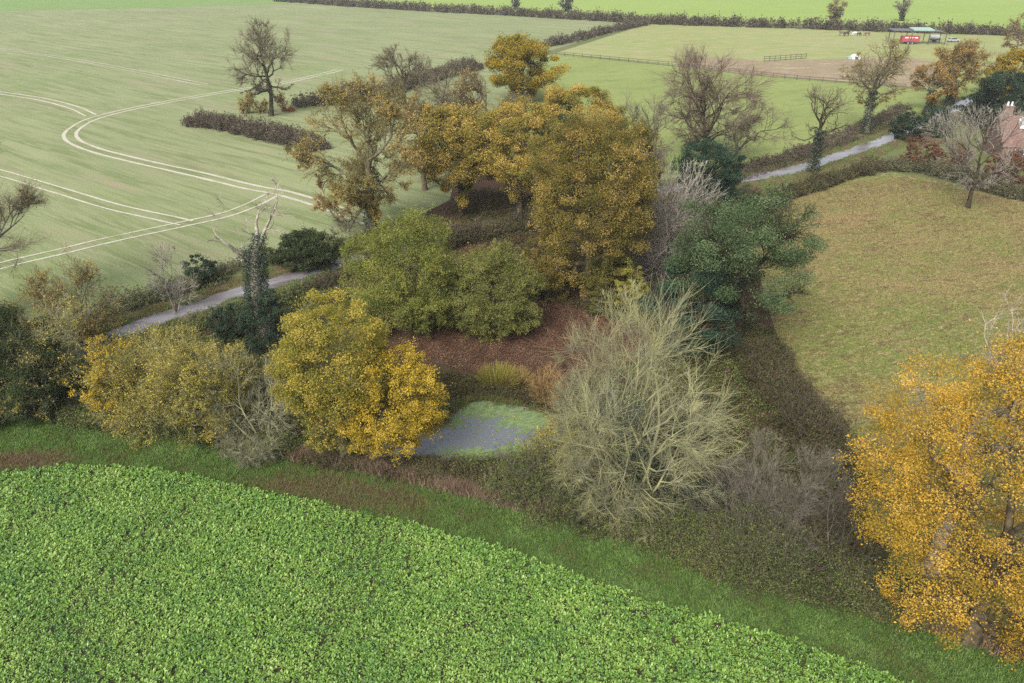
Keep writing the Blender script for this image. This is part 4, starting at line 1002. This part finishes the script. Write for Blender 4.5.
# ponies: one continuous body grown over a skeleton
def pony(label, px, py, mat, rot, s=1.0, graze=False):
    x, y = G(px, py)
    bm = bmesh.new()
    head = [(.62, 0, 1.2), (.9, 0, 1.45), (1.02, 0, 1.5), (1.25, 0, 1.28)] if not graze else [(.68, 0, 1.0), (.98, 0, .62), (1.06, 0, .42), (1.16, 0, .14)]
    nodes = [((-.55, 0, 1.05), .28, -1), ((0, 0, 1.0), .32, 0), ((.5, 0, 1.05), .28, 1), (head[0], .2, 2), (head[1], .13, 3), (head[2], .13, 4), (head[3], .075, 5)]
    nodes.append(((-.8, 0, 1.08), .07, 0)); nodes.append(((-.92, 0, .6), .05, 7))
    for sy in (-.16, .16):
        b = len(nodes)
        nodes += [((.5, sy, .72), .12, 2), ((.5, sy, .42), .065, b), ((.52, sy, .06), .055, b + 1)]
        b = len(nodes)
        nodes += [((-.55, sy, .78), .16, 0), ((-.48, sy, .56), .09, b), ((-.66, sy, .38), .06, b + 1), ((-.6, sy, .06), .055, b + 2)]
    vs = [bm.verts.new(n[0]) for n in nodes]
    for v, n in zip(vs, nodes):
        if n[2] >= 0: bm.edges.new((v, vs[n[2]]))
    me = bpy.data.meshes.new('pony'); bm.to_mesh(me); bm.free(); me.materials.append(mat)
    o = bpy.data.objects.new('pony', me); COL.objects.link(o)
    md = o.modifiers.new('skin', 'SKIN'); o.modifiers.new('sub', 'SUBSURF').render_levels = 1
    for sv, n in zip(me.skin_vertices[0].data, nodes):
        sv.radius = (n[1], n[1])
    me.skin_vertices[0].data[0].use_root = True
    o.location = (x, y, 0); o.rotation_euler.z = rot; o.scale = (s, s, s)
    mb = bmesh.new()
    if graze: cyl(mb, (.6, 0, 1.3), (1.0, 0, .66), .09, .05, 6)
    else: cyl(mb, (.5, 0, 1.36), (.98, 0, 1.66), .09, .05, 6)
    bobj('mane', mb, M['pony_dark'], o)
    return tag(o, label, 'pony', 'ponies grazing in the far paddock')
pony('leftmost brown pony standing in the far paddock', 841.5, 36, M['pony'], 2.9, 1.35)
pony('darker brown pony standing beside the leftmost pony', 846.5, 36.2, M['pony_dark'], .3, 1.35)
pony('white pony grazing in the far paddock', 854.5, 35.6, M['pony_white'], 3.4, 1.15, True)
pony('black pony grazing beside the white one', 858.5, 36, M['pony_dark'], .2, 1.0, True)
pony('lone grey-brown pony, last in the row towards the field shelter', 867, 36.2, M['pony'], 3.0, 1.15, True)

# post and rail fences
def fence(label, path, hgt, step, mat, name='rail_fence', rails=2):
    P = np.array([G(*p) for p in path]); seg = np.linalg.norm(np.diff(P, axis=0), axis=1); cum = np.concatenate([[0], np.cumsum(seg)])
    root = empty(name, (P[0, 0], P[0, 1], 0), label, 'fence')
    n = int(cum[-1] / step); s = np.linspace(0, cum[-1], n + 1)
    q = np.stack([np.interp(s, cum, P[:, 0]) - P[0, 0], np.interp(s, cum, P[:, 1]) - P[0, 1]], 1)
    for i in range(n + 1):
        hh = hgt * (1 + .12 * math.sin(i * 2.7))
        build('post', mat, root, lambda bm: cyl(bm, (q[i, 0], q[i, 1], -.1), (q[i, 0], q[i, 1], hh), .09, .07, 6))
    for r in range(rails):
        z = hgt * (.9 - .4 * r)
        pl = np.column_stack([q, np.full(len(q), z)])[None] + np.array([0, -.1, 0])
        V, F = tubes(pl, np.full(pl.shape[:2], .06), 4)
        mesh_obj('rail', V, F, mat, root)
    return root
fence('thin dark post and rail fence between the green meadow and the pale paddock', [(556, 55.5), (620, 61.5), (690, 68), (750, 75.2), (800, 80.5), (850, 84.5), (905, 89)], 1.25, 3.2, M['wood'])
fence('short dark hurdle fence at the top of the rough brown ground', [(764, 61.5), (785, 60), (806, 58.5)], 1.5, 2.0, M['wood'], 'hurdle_fence', 3)

# tussocks by the pond
def tussock(label, bx, by, h, w_, n, mat):
    x, y = G(bx, by)
    az = R0.uniform(0, 6.28, n); r = R0.random(n) ** .5 * w_ * .4; el = np.radians(R0.uniform(35, 88, n)); L = h * R0.uniform(.6, 1.1, n)
    P0 = np.stack([np.cos(az) * r, np.sin(az) * r, np.zeros(n)], 1); D = np.stack([np.cos(az) * np.cos(el), np.sin(az) * np.cos(el), np.sin(el)], 1)
    P, R = grow(P0, D, L, np.full(n, .022), np.full(n, .008), 4, .06, -.06, R0)
    V, F = tubes(P, R, 3)
    o = mesh_obj('tussock', V, F, mat, tone=np.repeat(R0.random(n), 15)); o.location = (x, y, 0)
    return tag(o, label, 'tussock', 'tussocks beside the pond')
tussock('green-yellow rush tussock in the leaf-covered glade by the pond', 498, 384, 1.5, 2.6, 900, M['reed'])
tussock('rust-orange rush tussock beside the green-yellow one', 517, 385, 1.3, 1.8, 600, M['rush_orange'])
T('bare_shrub', 'small orange-twigged bare shrub right of the rush tussocks', 'shrub', 549, 408, 362, 24, M['twig_orange'], stems=9, twig=M['twig_orange'], q=1.6, el=(35, 85), twigr=.16)
